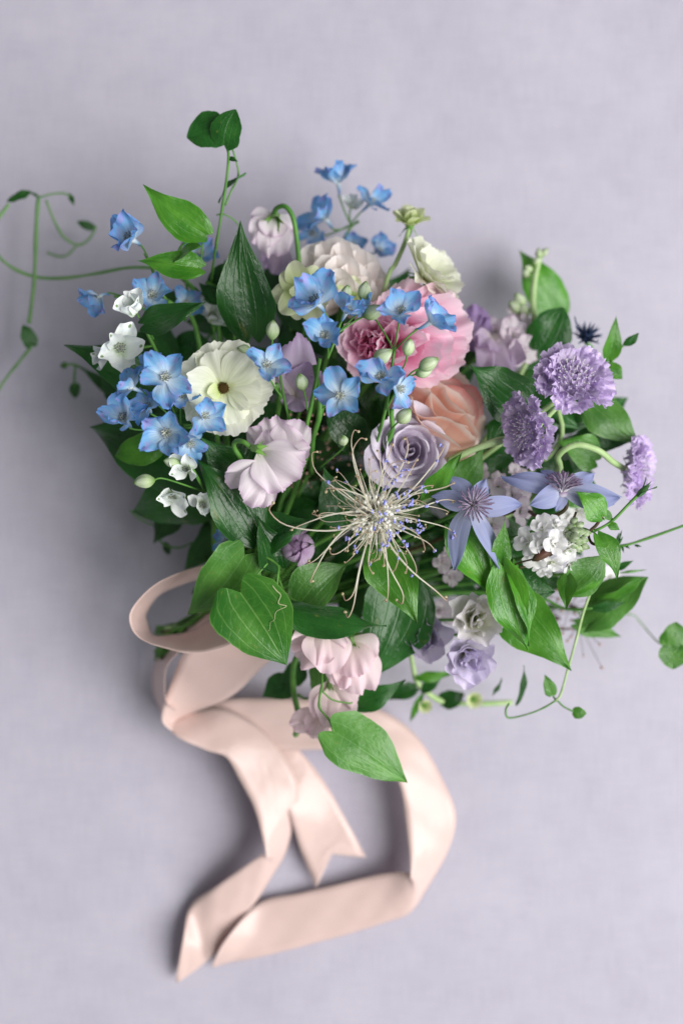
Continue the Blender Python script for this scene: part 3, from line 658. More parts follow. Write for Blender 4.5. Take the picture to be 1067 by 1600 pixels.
def inner_filament():
    L = random.uniform(.014, .022); cv = random.uniform(-.3, .3); s = Soup(); s.add(*tube_data([(0, 0, 0), (0, L*.5, .002), (L*cv*.4, L, .001)], [.0011, .0009, .0007], 8, 5)); s.add(*ball_data((L*cv*.4, L, .001), .0011, .0011, .0012, 6, 4)); return s.mesh('filament', FILW)
FIW = variants(8, inner_filament)
nf = 130; fobs = []
for i in range(nf):
    a = i*2.39996+random.uniform(-.1, .1); f = (i+.5)/nf
    tl = 4+66*max(0, 1-f*1.3)**1.0; s_ = (.42+.30*f if i % 5 < 3 else .62+.50*f)*random.uniform(.88, 1.14)
    fo = sub('filament', FIL[i % 16], c, Matrix.Rotation(a, 4, 'Z') @ Matrix.Translation((0, .001, .002)) @ Matrix.Rotation(R(tl+random.uniform(-7, 7)), 4, 'X') @ Matrix.Rotation(random.uniform(-.5, .5), 4, 'Y') @ Matrix.Scale(s_*1.1, 4)); fobs.append(fo)
for i in range(150):
    f = (i+.5)/150
    sub('filament', FIW[i % 8], c, Matrix.Rotation(i*2.39996, 4, 'Z') @ Matrix.Translation((0, .001, .004)) @ Matrix.Rotation(R(78-62*f+random.uniform(-8, 8)), 4, 'X') @ Matrix.Rotation(random.uniform(-.5, .5), 4, 'Y') @ Matrix.Scale(random.uniform(.8, 1.15), 4))
s = Soup(); na = 0
while na < 90:
    fo = random.choice(fobs); k = random.randint(6, 17); p = fo.matrix_basis @ (sum((fo.data.vertices[k*5+q].co for q in range(5)), Vector())/5)
    if p.x < .004 and random.random() < .78: continue
    na += 1
    for q in range(3): s.add(*ball_data(p+Vector((random.uniform(-.0008, .0008), random.uniform(-.0008, .0008), random.uniform(0, .001))), random.uniform(.0006, .0012), random.uniform(.0007, .0015), .0009, 5, 4))
o = sub('anther', s.mesh('anther', ANTH), c, Matrix()); o['kind'] = 'stuff'
stem(t, F.translation, (0, -.05, 1))

# ---- blue clematis
CLP = variants(4, lambda: P('tepal', petal_data(.36, [.30, .72, .98, 1.0, .82, .50, .06], tipk=.0, cup=.5, bend=(.15, -.75), ruf=.03, fr=5, fold=-.25, nu=11, nv=16, wob=random.uniform(-.05, .05)), CLEM))
def clem_stamens():
    s = Soup()
    for i in range(46):
        a = i*2.39996; f = math.sqrt(i/46); r = .05+.22*f
        d = Vector((math.cos(a), math.sin(a), 0)); h = .30-.12*f+random.uniform(-.03, .03)
        s.add(*tube_data([d*.03, d*r*.5+Vector((0, 0, h*.6)), d*r+Vector((0, 0, h)), d*(r+.06)+Vector((0, 0, h+.03))], [.012, .012, .016, .008], 8, 5))
    s.add(*ball_data((0, 0, .0), .10, .10, .07)); s.add(*tube_data([(0, 0, .1), (0, .01, .36)], [.03, .025], 6, 6))
    return s.mesh('stamen_cluster', STAM)
CLS = clem_stamens(); G_CL = 'blue clematis'
t = Thing('clematis', 'grey blue clematis with drooping pointed tepals beside the stamen burst', 'clematis', BIND, G_CL)
F = frame(at(737, 790, .152), (.22, .15, .9), 0, 96*K); c = t.part('stamen_cluster', CLS, F)
for tx, ty, tz, w_, rl, wb in ((672, 776, .150, 34, -20, .1), (702, 738, .146, 32, 10, -.1), (694, 888, .160, 36, 25, .12), (774, 892, .158, 34, -30, -.12), (818, 796, .150, 36, 15, .1), (762, 748, .152, 30, 0, .05)):
    wp(t, (737, 790, .150), (tx, ty, tz), w_, CLEM, rl, ruf=.03, cup=.5, bend=(.35, -.55), crum=.025, fold=-.3, wob=wb, prof=(.34, .72, .98, 1.0, .84, .52, .08), tipk=0, tooth=0, ep=3, pleat=0, nu=11, nv=17, name='tepal')
stem(t, F.translation, (.22, .15, .9), .0013)
t = Thing('clematis', 'grey blue clematis in side view on a dark arched stem above the white stock', 'clematis', BIND, G_CL)
F = frame(at(878, 770, .148), (.05, .85, .40), 0, 100*K); c = t.part('stamen_cluster', CLS, F)
for tx, ty, tz, w_, rl, wb in ((780, 746, .146, 40, 30, .06), (828, 786, .158, 40, -20, -.1), (868, 800, .150, 24, 0, .0), (976, 774, .150, 46, 20, .1), (962, 796, .146, 36, -25, .14), (934, 738, .140, 34, 0, 0), (842, 732, .138, 30, 0, 0)):
    wp(t, (880, 768, .147), (tx, ty, tz), w_, CLEM, rl, ruf=.03, cup=.5, bend=(.45, -.65), crum=.025, fold=-.3, wob=wb, prof=(.34, .72, .98, 1.0, .84, .52, .08), tipk=0, tooth=0, ep=3, pleat=0, nu=11, nv=17, name='tepal')
tube(t, 'stem', [at(880, 770, .147), at(885, 792, .146), at(868, 805, .142), at(838, 806, .132), at(800, 800, .11), at(640, 860, .06), BIND], .0013, STEMD, 36, 7)

# ---- scabiosa
SCP = []
def scab_floret(lob, big):
    s = Soup()
    for i in range(lob):
        wd = .62 if not big else (.95 if i < 3 else .55); ln = 1.0 if (i < 3 or not big) else .5
        V, f, uv = petal_data(wd, [.35, .7, 1.0, .9], L=ln, tipk=.12, cup=random.uniform(-.3, .4), bend=(.5, random.uniform(-.5, .3)), ruf=.13, fr=6, tooth=.18, nu=11, nv=7)
        ang = (i-1)*.75 if (big and i < 3) else i*2*math.pi/lob + (2.4 if big else 0)
        M = Matrix.Rotation(ang, 4, 'Z') @ Matrix.Translation((0, .06, 0)) @ Matrix.Rotation(R(20), 4, 'X'); s.add([M @ Vector(p) for p in V], f, uv)
    s.add(*tube_data([(0, 0, -.3), (0, 0, 0)], [.05, .09], 5, 5))
    return s.mesh('floret', SCAB)
SCO = [scab_floret(5, True) for _ in range(5)]; SCI = [scab_floret(4, False) for _ in range(4)]
G_S = 'lilac scabiosas'
def scabiosa(label, px, py, z, d, size, nout=16, nin=30, **kw):
    t = Thing('scabiosa', label, 'scabiosa', BIND, G_S)
    F = frame(at(px, py, z), d, 0, size*K); c = t.part('flower_head', button(.34, SCAB, 50), F)
    for i in range(nin):
        f = math.sqrt((i+.5)/nin); th = f*1.25; a = i*2.39996; dd = Vector((math.sin(th)*math.cos(a), math.sin(th)*math.sin(a), math.cos(th)*.75))
        sub('floret', SCI[i % 4], c, frame(dd*.46+Vector((0, 0, .02)), dd+Vector((random.uniform(-.3, .3), random.uniform(-.3, .3), 0)), random.uniform(0, 360), .18+.13*f))
    for i in range(nout):
        a = i*2*math.pi/nout*1.0+random.uniform(-.1, .1); lay = i % 2; dd = Vector((math.cos(a), math.sin(a), (.15, .55)[lay])).normalized()
        # outer florets open outward, their big lobes pointing away from the centre
        M = Matrix.Rotation(a-math.pi/2, 4, 'Z') @ Matrix.Translation((0, (.62, .52)[lay], (.06, .20)[lay])) @ Matrix.Rotation(R((-8, 14)[lay]+random.uniform(-14, 14)), 4, 'X') @ Matrix.Rotation(random.uniform(-.3, .3), 4, 'Y') @ Matrix.Scale((.58, .46)[lay]*random.uniform(.9, 1.1), 4)
        sub('floret', SCO[i % 5], c, M)
    pn = Soup()
    for i in range(34):
        a = i*2.39996; f = math.sqrt((i+.5)/34)*.75; dd = Vector((math.sin(f)*math.cos(a), math.sin(f)*math.sin(a), math.cos(f)*.8)); q = dd*random.uniform(.74, .86)
        pn.add(*tube_data([dd*.4, q], .008, 4, 4)); pn.add(*ball_data(q, .022, .022, .016, 6, 4))
    sub('stamen_pins', pn.mesh('stamen_pins', STOCK), c, Matrix())
    for i in range(8): sub('bract', P('bract', petal_data(.22, [.6, 1, .7, .3, .03], cup=.3, bend=(0, -.2), nu=5, nv=6), SEPAL), c, pm(i*.785, R(-6), .12, -.06, .55))
    return t, F
t, F = scabiosa('large round lilac scabiosa at the end of a pale stem beside the pointed bud', 893, 600, .140, (.10, .48, .8), 60, 20, 40); stem(t, F.translation, (.1, .2, .9), .0018, STEMP)
t, F = scabiosa('smaller lilac scabiosa in side view between the dark leaf and the large scabiosa', 834, 672, .145, (-.78, -.16, .45), 56); tube(t, 'stem', [F.translation, at(852, 655, .135), at(872, 640, .12), at(850, 720, .08), at(600, 880, .05), BIND], .0017, STEMP, 30, 7)
t, F = scabiosa('blurred lilac scabiosa turned away below the hooked pale stem', 985, 738, .095, (.75, -.05, .35), 58); tube(t, 'stem', [F.translation, at(958, 722, .118), at(935, 704, .130), at(900, 695, .134), at(872, 712, .128), at(866, 745, .11), at(760, 820, .06), BIND], .0021, STEMP, 40, 8)

# ---- sweet peas
G_P = 'sweet peas'
def spray(t, mat, base, petals, cal=None, ruf=.075):
    for tx, ty, tz, w_, rl in petals: wp(t, base, (tx, ty, tz), w_, mat, rl+random.uniform(-22, 22), ruf=ruf*random.uniform(.9, 1.5), fr=random.uniform(4, 7), cup=random.uniform(-.5, .5), bend=(random.uniform(.2, .7), random.uniform(-.6, .0)), tipk=random.uniform(.1, .28), nu=31, nv=17, ep=4.0, crum=random.uniform(.04, .08), pleat=.0015, tooth=.035)
    if cal: t.part('calyx', CALYX, frame(at(*cal[0]), cal[1], 0, cal[2]*K))
t = Thing('sweet_pea', 'large ruffled white and lilac sweet pea below the flat cream flower', 'sweet pea', BIND, G_P)
spray(t, SWEET, (440, 706, .130), [(392, 652, .148, 58, -45), (428, 638, .146, 84, -5), (466, 650, .148, 70, 30), (486, 694, .140, 48, 10), (420, 664, .158, 60, -25)])
spray(t, SWEET, (408, 706, .152), [(482, 716, .156, 66, 40), (470, 748, .160, 74, 12), (440, 772, .158, 70, -20)])
spray(t, SWEET, (420, 728, .148), [(378, 790, .156, 66, -12), (350, 752, .152, 60, -35), (410, 796, .150, 50, 15)], ((396, 700, .170), (.75, -.15, .45), 27))
tube(t, 'pedicel', [at(392, 699, .168), at(380, 690, .168), at(368, 690, .162), at(366, 700, .156), at(378, 720, .146), at(410, 780, .09)], .0016, STEM, 24, 7)
tube(t, 'stem', [at(410, 780, .09), at(400, 860, .06), BIND, at(250, 1000, .03)], .0012, STEM, 18, 6)
t = Thing('sweet_pea', 'folded pale lilac sweet pea between the lone blue floret and the peony', 'sweet pea', BIND, G_P)
spray(t, SWEETL, (462, 618, .128), [(458, 514, .150, 66, 24), (496, 560, .142, 64, 30), (436, 552, .138, 50, -30), (494, 590, .146, 46, 0), (446, 636, .134, 46, 0), (476, 646, .136, 50, 0)])
stem(t, at(464, 622, .125), (0, .3, .8), .0012)
t = Thing('sweet_pea', 'white sweet pea hanging from a hooked green stem beside the blush ranunculus', 'sweet pea', BIND, G_P)
spray(t, SWEET, (428, 338, .092), [(392, 352, .086, 50, -10), (400, 386, .088, 60, 0), (428, 402, .084, 64, 0), (450, 366, .088, 56, 10), (424, 372, .096, 50, 0)], ((430, 336, .094), (-.1, -.7, .6), 36))
spray(t, SWEETL, (440, 385, .07), [(415, 420, .068, 46, 0), (440, 432, .066, 46, 0)])
tube(t, 'pedicel', [at(*q) for q in ((428, 334, .094), (432, 325, .10), (446, 322, .105), (458, 340, .104), (464, 375, .10), (468, 420, .095), (470, 470, .08))], .0017, STEM, 26, 7)
stem(t, at(470, 470, .08), (0, .8, .4), .0015)
t = Thing('sweet_pea', 'cluster of blush white sweet peas hanging over the ribbon below the dark folded leaf', 'sweet pea', BIND, G_P)
spray(t, SWEETP, (505, 984, .122), [(448, 1000, .120, 70, -20), (464, 1042, .122, 72, 0), (508, 1060, .126, 86, 0), (534, 1022, .124, 66, 15), (494, 1046, .134, 62, -10)], ((508, 984, .126), (-.1, -.8, .5), 26), .09)
spray(t, SWEETP, (548, 1000, .114), [(582, 1038, .114, 74, 14), (564, 1086, .114, 84, 0), (526, 1076, .116, 70, -10), (558, 1064, .124, 64, 0)], ((548, 1000, .118), (.1, -.8, .5), 26), .09)
spray(t, SWEETP, (520, 1066, .104), [(552, 1106, .104, 66, 10), (524, 1142, .104, 74, 0), (492, 1124, .102, 56, -10)], ((514, 1070, .106), (.1, -.8, .5), 24), .09)
spray(t, SWEETP, (505, 1118, .096), [(452, 1134, .100, 46, 0), (486, 1154, .098, 44, 0), (476, 1142, .106, 40, 0)])
t.part('calyx', CALYX, frame(at(462, 1148, .080), (.3, .7, .4), 0, 24*K))
tube(t, 'stem', [at(470, 1130, .072), at(464, 1105, .078), at(459, 1080, .083), at(459, 1040, .088), at(470, 980, .08), BIND], .0021, STEM, 24, 7)
vine(t, [(465, 1085, .085), (478, 1092, .085), (500, 1085, .09), (510, 1060, .09), (512, 1020, .10), (508, 986, .108)], .0009)
t = Thing('sweet_pea', 'lilac sweet pea half hidden beside the pink peony and dark leaf', 'sweet pea', BIND, G_P)
spray(t, SWEETL, (768, 525, .070), [(752, 586, .080, 60, 0), (782, 592, .080, 56, 0), (806, 582, .076, 60, 0), (740, 548, .078, 56, -10), (758, 548, .088, 50, 0)])
spray(t, PURP, (742, 525, .062), [(716, 490, .066, 50, 0), (740, 474, .066, 54, 0), (760, 492, .066, 44, 0), (732, 548, .07, 50, 0)])
stem(t, at(760, 535, .066), (.3, .4, .8), .0012)

# ---- white stock
STP = variants(4, lambda: P('petal', petal_data(.95, [.22, .6, .95, 1.0, .85], tipk=.16, cup=random.uniform(-.2, .5), bend=(.5, random.uniform(-.6, -.1)), ruf=.08, fr=4, nu=9, nv=8), STOCK))
LIP = variants(4, lambda: P('petal', petal_data(.95, [.22, .6, .95, 1.0, .85], tipk=.16, cup=random.uniform(-.2, .5), bend=(.5, random.uniform(-.6, -.1)), ruf=.08, fr=4, nu=9, nv=8), SWEET))
EYS = button(.10, SEPAL, 8)
def stock_blossom(t, px, py, z, d, size, pets=STP, n=4):
    F = frame(at(px, py, z), d, random.uniform(0, 90), size*K); c = t.part('blossom', EYS, F)
    for i in range(n): sub('petal', random.choice(pets), c, pm(i*2*math.pi/n+random.uniform(-.2, .2), R(random.uniform(5, 40)), .05, 0, random.uniform(.85, 1.1)))
    for i in range(3): sub('petal', random.choice(pets), c, pm(i*2.09+.5, R(random.uniform(55, 80)), .04, .02, random.uniform(.5, .7)))
t = Thing('white_stock', 'white stock spike with pale green buds at its tip beneath the side view clematis', 'stock', BIND)
for px, py, z, d, s_ in ((826, 846, .152, (-.6, .1, .7), 24), (836, 868, .150, (-.4, -.4, .7), 22), (848, 826, .156, (-.3, .5, .8), 23), (868, 822, .152, (.2, .6, .7), 20), (866, 850, .162, (.1, .0, 1), 22),
                         (884, 858, .150, (.3, -.4, .8), 22), (862, 878, .148, (0, -.6, .7), 22), (846, 852, .158, (-.1, .1, 1), 21), (878, 832, .150, (.3, .4, .8), 18), (888, 880, .135, (.4, -.6, .6), 22), (850, 886, .135, (-.2, -.7, .6), 20)):
    stock_blossom(t, px, py, z, d, s_)
for i in range(18):
    a = i*2.39996; f = math.sqrt(i/18); bud(t, 899+26*f*math.cos(a)*.75, 838+26*f*math.sin(a), .160-.012*f, (.5+.6*math.cos(a)*f, -.6*math.sin(a)*f, .8), 15)
tube(t, 'stem', [at(898, 838, .155), at(880, 848, .148), at(850, 862, .138), at(780, 880, .10), at(620, 900, .06), BIND], .0017, STEM, 26, 6)
t = Thing('white_stock', 'blurred pale lilac stock behind the large scabiosa', 'stock', BIND)
for px, py, z, d, s_ in ((800, 525, .065, (.1, .3, .9), 32), (775, 518, .06, (-.4, .3, .8), 28), (812, 548, .068, (.3, -.2, .9), 30), (790, 552, .07, (-.2, -.2, .9), 30), (822, 510, .06, (.5, .4, .7), 26), (808, 500, .055, (.1, .8, .6), 26)): stock_blossom(t, px, py, z, d, s_, LIP)
tube(t, 'stem', [at(846, 398, .040), at(836, 430, .048), at(832, 470, .056), at(835, 515, .062), at(820, 570, .06), at(700, 750, .04), BIND], [.0012, .0022, .0025, .0024, .002, .002, .002], STEMP, 34, 7)
for px, py, d in ((850, 394, (.7, .6, .4)), (842, 396, (-.1, .9, .4)), (826, 420, (-.8, .5, .4)), (838, 408, (.5, .7, .4)), (822, 428, (-.6, .7, .5))): bud(t, px, py, .046, d, 16, (836, 430, .046))
for px, py, d in ((812, 470, (-.5, .8, .4)), (818, 486, (-.4, .8, .4)), (806, 480, (-.7, .5, .4))): bud(t, px, py, .056, d, 26, (832, 510, .056))
t = Thing('white_stock', 'pale lilac blossoms tucked between the two blue clematis', 'stock', BIND)
for px, py, z, d, s_ in ((800, 775, .115, (.4, .3, .8), 32), (778, 760, .11, (.0, .6, .8), 28), (812, 800, .12, (.6, -.1, .8), 26), (770, 820, .11, (.1, -.3, .9), 28), (745, 745, .10, (-.2, .6, .8), 24), (806, 745, .10, (.3, .6, .7), 24)): stock_blossom(t, px, py, z, d, s_, LIP)
stem(t, at(790, 790, .10), (.2, .2, .9))
t = Thing('white_stock', 'blurred white blossoms low behind the pale curled leaf', 'stock', BIND)
for px, py, z, d, s_ in ((925, 915, .06, (.2, .1, .9), 30), (950, 905, .055, (.5, .1, .8), 26), (935, 935, .055, (.2, -.4, .8), 28), (905, 800, .08, (.1, .3, .9), 28), (890, 812, .08, (.1, .3, .9), 24), (912, 780, .075, (.1, .3, .9), 24)): stock_blossom(t, px, py, z, d, s_)
stem(t, at(925, 912, .055), (.4, .0, .8))

# ---- lisianthus
G_L = 'small lisianthus blooms'
for lab, px, py, z, d, sz, m in (('pale greenish white ruffled lisianthus bloom', 738, 966, .118, (.15, .1, .9), 37, LISG), ('open lilac lisianthus bloom below the greenish white one', 730, 1020, .112, (.1, -.3, .9), 37, LISI), ('lilac lisianthus bloom half shaded by the big dark leaf', 668, 992, .092, (-.2, .0, .9), 38, LISI)):
    t = Thing('lisianthus', lab, 'lisianthus', BIND, G_L)
    F = frame(at(px, py, z), d, random.uniform(0, 90), sz*1.5*K); c = t.part('flower_heart', button(.10, SEPAL, 10), F)
    lp = variants(6, lambda: P('petal', petal_data(.95, [.3, .62, .9, 1.0, .95, .8], tipk=.16, cup=random.uniform(.5, 1.0), bend=(-.1, random.uniform(-.3, .5)), ruf=.085, fr=4.5, ep=4, crum=.05, tooth=.03, nu=19, nv=13), m))
    for i in range(5): sub('petal', lp[i], c, pm(i*1.2566, R(38+random.uniform(-10, 10)), .06, 0, random.uniform(.9, 1.05)))
    for i in range(5): sub('petal', lp[(i+3) % 6], c, pm(i*1.2566+.6, R(60+random.uniform(-8, 8)), .08, .02, random.uniform(.85, 1.0)))
    for i in range(5): sub('petal', lp[(i+1) % 6], c, pm(i*1.2566+.2, R(80+random.uniform(-8, 8)), .07, .04, random.uniform(.66, .85)))
    stem(t, F.translation, d, .0012)
# ---- lilac larkspur bits low among the leaves
t = Thing('larkspur', 'small pale lilac blossoms in the shade under the right hand stamens', 'flower', BIND)
for px, py, z, d, s_ in ((690, 880, .10, (.1, .2, .9), 20), (705, 900, .095, (.3, -.2, .9), 20), (700, 868, .10, (.3, .4, .8), 16), (690, 955, .07, (0, 0, 1), 30)): stock_blossom(t, px, py, z, d, s_, LIP)
stem(t, at(695, 890, .09), (.1, .1, .9))
# ---- dark thistle
t = Thing('sea_holly', 'blurred dark blue spiky thistle behind the large scabiosa', 'thistle', BIND)
s = Soup()
for i in range(26):
    a = i*2.39996; f = math.sqrt(i/26); d = Vector((math.cos(a)*f, math.sin(a)*f, 1.1-f*.8)).normalized()
    s.add(*tube_data([d*.2, d*.62, d*1.0], [.09, .07, .01], 6, 5))
s.add(*ball_data((0, 0, .1), .32, .32, .36))
c = t.part('thistle_head', s.mesh('thistle_head', NAVY), frame(at(915, 528, .070), (.1, .5, .8), 0, 30*K))
for a, l in ((20, 2.0), (75, 1.0), (-60, 1.3), (-110, 1.6), (150, 1.0)): sub('spine', P('spine', petal_data(.16, [.6, .9, .6, .25, .02], L=1, cup=.3, bend=(.3, .9), nu=5, nv=9), NAVY), c, pm(R(a), R(20), .15, 0, l))
stem(t, at(915, 530, .068), (.1, .5, .8))
# ---- tiny brown seed flowers
def haze_of_seeds(label, spots, base, n=26, spread=26, z0=.09):
    t = Thing('filler_sprig', label, 'filler flower', BIND)
    s = Soup(); b = Soup()
    for (px, py, z) in spots:
        q = at(px, py, z-.02)
        for i in range(n):
            p = at(px+random.gauss(0, spread), py+random.gauss(0, spread), z+random.uniform(-.008, .01)); s.add(*ball_data(p, random.uniform(.0008, .0014), None, None, 6, 4))
            b.add(*tube_data([p, p.lerp(q, .5)+Vector((0, 0, -.002)), q], .00022, 5, 3))
    o = t.part('tiny_blossoms', s.mesh('tiny_blossoms', SEEDM)); o['kind'] = 'stuff'
    o = t.part('twiglets', b.mesh('twiglets', STEMD)); o['kind'] = 'stuff'
    for (px, py, z) in spots: stem(t, at(px, py, z-.02), (.1, .1, .9), .0008, STEMD)
haze_of_seeds('tiny beige filler blossoms deep between the lilac sweet pea and mauve rose', [(492, 655, .11), (480, 735, .09), (545, 690, .10)], 0)
haze_of_seeds('tiny brownish filler blossoms on thin twigs below the pale curled leaf', [(890, 945, .06), (905, 975, .05), (862, 960, .05)], 0, 14, 22)

# ================================================================ foliage
G_V = 'leafy clematis vines'
def vthing(label, g=G_V): return Thing('clematis_vine', label, 'vine', BIND, g)
def vtail(t, p, r=.0011, k=.03, ax=(0, 0, 1)): stem(t, at(*p), ax, r, STEM, k)

t = vthing('thin upright vine ending in two small round glossy leaves')
vine(t, [(350, 222, .118), (357, 240, .118), (354, 280, .118), (345, 340, .116), (335, 400, .112), (330, 440, .10)], .0009)
vine(t, [(362, 228, .116), (370, 255, .112), (372, 275, .11), (360, 300, .112), (352, 320, .114)], .0006)
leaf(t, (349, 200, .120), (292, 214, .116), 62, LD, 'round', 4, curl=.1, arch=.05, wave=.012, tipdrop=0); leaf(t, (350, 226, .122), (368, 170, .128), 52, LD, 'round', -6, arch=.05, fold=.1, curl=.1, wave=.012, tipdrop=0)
leaf(t, (381, 274, .112), (340, 315, .116), 16, LD, 'lance', 62, fold=.4); leaf(t, (357, 246, .118), (372, 252, .120), 8, LD, 'lance')
vine(t, [(338, 335, .10), (352, 335, .10), (372, 350, .09), (378, 375, .08)], .0005)
vtail(t, (330, 440, .10))

t = vthing('vine with two bright yellow green leaves pointing away from the bouquet')
leaf(t, (322, 366, .132), (223, 287, .140), 62, LF, 'ovate', -10, (318, 372, .128), fold=.12, arch=.03, lobe=.06)
leaf(t, (312, 418, .136), (213, 405, .142), 52, LF, 'ovate', 14, (316, 380, .125), fold=.22, arch=.05)
leaf(t, (276, 404, .138), (314, 384, .150), 34, LF, 'round', -50, fold=.3, arch=.05)
vine(t, [(318, 372, .128), (300, 374, .124), (280, 390, .118), (285, 430, .105), (330, 470, .09)], .0009); vtail(t, (330, 470, .09))
leaf(t, (270, 395, .11), (255, 425, .11), 22, LD, 'oval', 30)

t = vthing('vine with one big dark upright leaf beside the white hanging sweet pea')
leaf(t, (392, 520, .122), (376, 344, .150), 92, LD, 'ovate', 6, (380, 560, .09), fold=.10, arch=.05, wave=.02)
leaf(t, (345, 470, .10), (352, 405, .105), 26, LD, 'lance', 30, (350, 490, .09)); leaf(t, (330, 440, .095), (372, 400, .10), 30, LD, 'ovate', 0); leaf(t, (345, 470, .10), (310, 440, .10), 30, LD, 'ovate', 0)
vine(t, [(322, 440, .10), (340, 450, .10), (356, 470, .095), (362, 500, .09)], .0013); vtail(t, (362, 500, .09))

t = vthing('vine whose pointed dark leaf lies between white bells and the cream flower')
leaf(t, (226, 506, .134), (321, 470, .150), 50, LD, 'ovate', -8, (240, 530, .12), fold=.12, arch=.05)
leaf(t, (238, 610, .110), (100, 537, .120), 74, LD, 'ovate', 10, (262, 630, .10), fold=.1, arch=.05, wave=.03)
leaf(t, (250, 690, .118), (180, 712, .112), 52, LF, 'round', 0, (270, 680, .11), curl=.3)
vtail(t, (255, 600, .10))

t = vthing('vine with a very large dark leaf spreading under the white delphinium buds')
leaf(t, (318, 740, .105), (140, 667, .080), 135, LD, 'heart', -12, (345, 760, .09), fold=.06, arch=.08, curl=.25)
leaf(t, (330, 755, .095), (206, 800, .060), 110, LD, 'heart', -15, (345, 760, .09), curl=.3)
leaf(t, (280, 800, .06), (240, 850, .05), 48, LD, 'ovate', 0, (300, 800, .055))
vine(t, [(300, 848, .05), (280, 856, .045), (258, 852, .042), (245, 838, .045)], .0007); leaf(t, (258, 848, .042), (264, 868, .04), 14, LD, 'oval')
vine(t, [(203, 797, .06), (212, 806, .055), (232, 818, .05), (262, 825, .05)], .0006)
vtail(t, (345, 760, .09))

t = vthing('vine with a dark leaf showing a pale midrib below the large ruffled sweet pea')
leaf(t, (397, 838, .135), (308, 717, .146), 86, LD, 'ovate', 10, (410, 850, .12), fold=.12, arch=.05)
leaf(t, (375, 730, .125), (313, 683, .140), 56, LD, 'ovate', -8, (385, 745, .11)); leaf(t, (370, 760, .12), (420, 640, .12), 60, LD, 'ovate', 0)
vtail(t, (410, 850, .11))

t = vthing('vine with a heart shaped leaf marked by a pale leaf miner trail')
hl = leaf(t, (376, 926, .150), (448, 1040, .142), 126, LH, 'heart', 6, (418, 880, .14), fold=.10, arch=.06, lobe=.16, wave=.012)
leaf(t, (382, 868, .138), (292, 962, .120), 92, LP, 'heart', -14, (405, 865, .135), fold=.08, arch=.07, curl=.15)
gv = np.array([tuple(v.co) for v in hl.data.vertices]).reshape(18, 15, 3); tr = []
for fv, fu in ((.20, .08), (.26, .13), (.32, .09), (.36, .17), (.42, .14), (.46, .24), (.50, .30), (.50, .37), (.54, .46), (.53, .52)):
    tr.append(gv[int(fv*17), int(fu*14)]*1.0+np.array([0, 0, .004]))
o = sub('miner_trail', P('miner_trail', tube_data(tr, [.006, .009, .006, .008, .006, .004, .003, .003, .002], 40, 5), TRAIL), hl, Matrix()); o['label'] = 'pale wandering leaf miner trail'
vine(t, [(382, 868, .138), (400, 866, .138), (418, 872, .14), (434, 884, .142), (434, 900, .145), (433, 914, .146)], .0008, STEM)
vine(t, [(410, 868, .138), (438, 850, .13), (470, 840, .11)], .0008); vtail(t, (430, 880, .12))

t = vthing('vine with a dark cupped leaf beside the closed mauve bud')
leaf(t, (436, 884, .130), (402, 806, .142), 62, LD, 'ovate', 25, (440, 890, .12), fold=.35, arch=.05); leaf(t, (400, 835, .128), (490, 812, .140), 70, LD, 'ovate', -20, fold=.25); vtail(t, (440, 890, .11))

t = vthing('vine with a folded dark leaf lying above the blush sweet pea cluster')
leaf(t, (452, 952, .140), (604, 978, .146), 74, LD, 'ovate', 36, (436, 905, .13), fold=.25, arch=.04)
leaf(t, (470, 942, .130), (542, 882, .128), 76, LP, 'heart', -6, (450, 925, .125), fold=.2, arch=.05)
vine(t, [(434, 890, .125), (438, 915, .13), (452, 934, .135), (470, 944, .14)], .0009); vtail(t, (434, 890, .12))

t = vthing('vine with a pointed bright leaf hanging directly below the stamen burst')
leaf(t, (588, 862, .148), (652, 976, .150), 78, LF, 'ovate', 6, (586, 850, .13), fold=.12, arch=.05)
leaf(t, (540, 815, .12), (505, 728, .135), 68, LD, 'ovate', 14, (560, 830, .11), fold=.12); leaf(t, (560, 690, .11), (512, 640, .12), 60, LD, 'round', 0); leaf(t, (590, 845, .14), (575, 880, .145), 26, LF, 'oval', 30); vtail(t, (586, 850, .12))

t = vthing('vine with a very wide dark leaf between the blush sweet peas and lilac lisianthus')
leaf(t, (632, 915, .108), (572, 1062, .098), 122, LD, 'heart', -6, (640, 890, .10), fold=.08, arch=.07); vtail(t, (640, 890, .10))
leaf(t, (548, 1100, .090), (634, 1062, .094), 46, LD, 'ovate', 10, (512, 1080, .088), fold=.15)
leaf(t, (455, 1065, .07), (410, 1090, .06), 50, LD, 'ovate', 0); leaf(t, (470, 1040, .075), (440, 1068, .07), 40, LD, 'round', 0); leaf(t, (505, 1040, .08), (500, 1090, .075), 50, LP, 'round', 0)

t = vthing('trailing vine ending in a broad pale veined leaf over the ribbon')
leaf(t, (521, 1143, .128), (637, 1224, .118), 92, LP, 'heart', -6, fold=.12, arch=.06, lobe=.12, wave=.014)
vine(t, [(521, 1143, .128), (514, 1125, .126), (500, 1108, .124), (499, 1092, .122), (503, 1070, .118), (505, 1040, .11), (520, 1000, .10)], .0008)
vine(t, [(503, 1080, .12), (520, 1094, .118), (545, 1099, .116), (550, 1098, .112)], .0006); vtail(t, (520, 1000, .10))

t = vthing('vine with a narrow bright leaf curling up between mauve rose and clematis')
leaf(t, (662, 776, .140), (722, 709, .156), 34, LF, 'lance', 20, (650, 800, .12), fold=.25, arch=.07); leaf(t, (716, 768, .110), (756, 700, .115), 58, LP, 'ovate', 8, (700, 800, .10)); vtail(t, (660, 800, .11))
vine(t, [(700, 720, .115), (735, 704, .122), (775, 690, .124), (800, 686, .115)], .0022, STEMP)

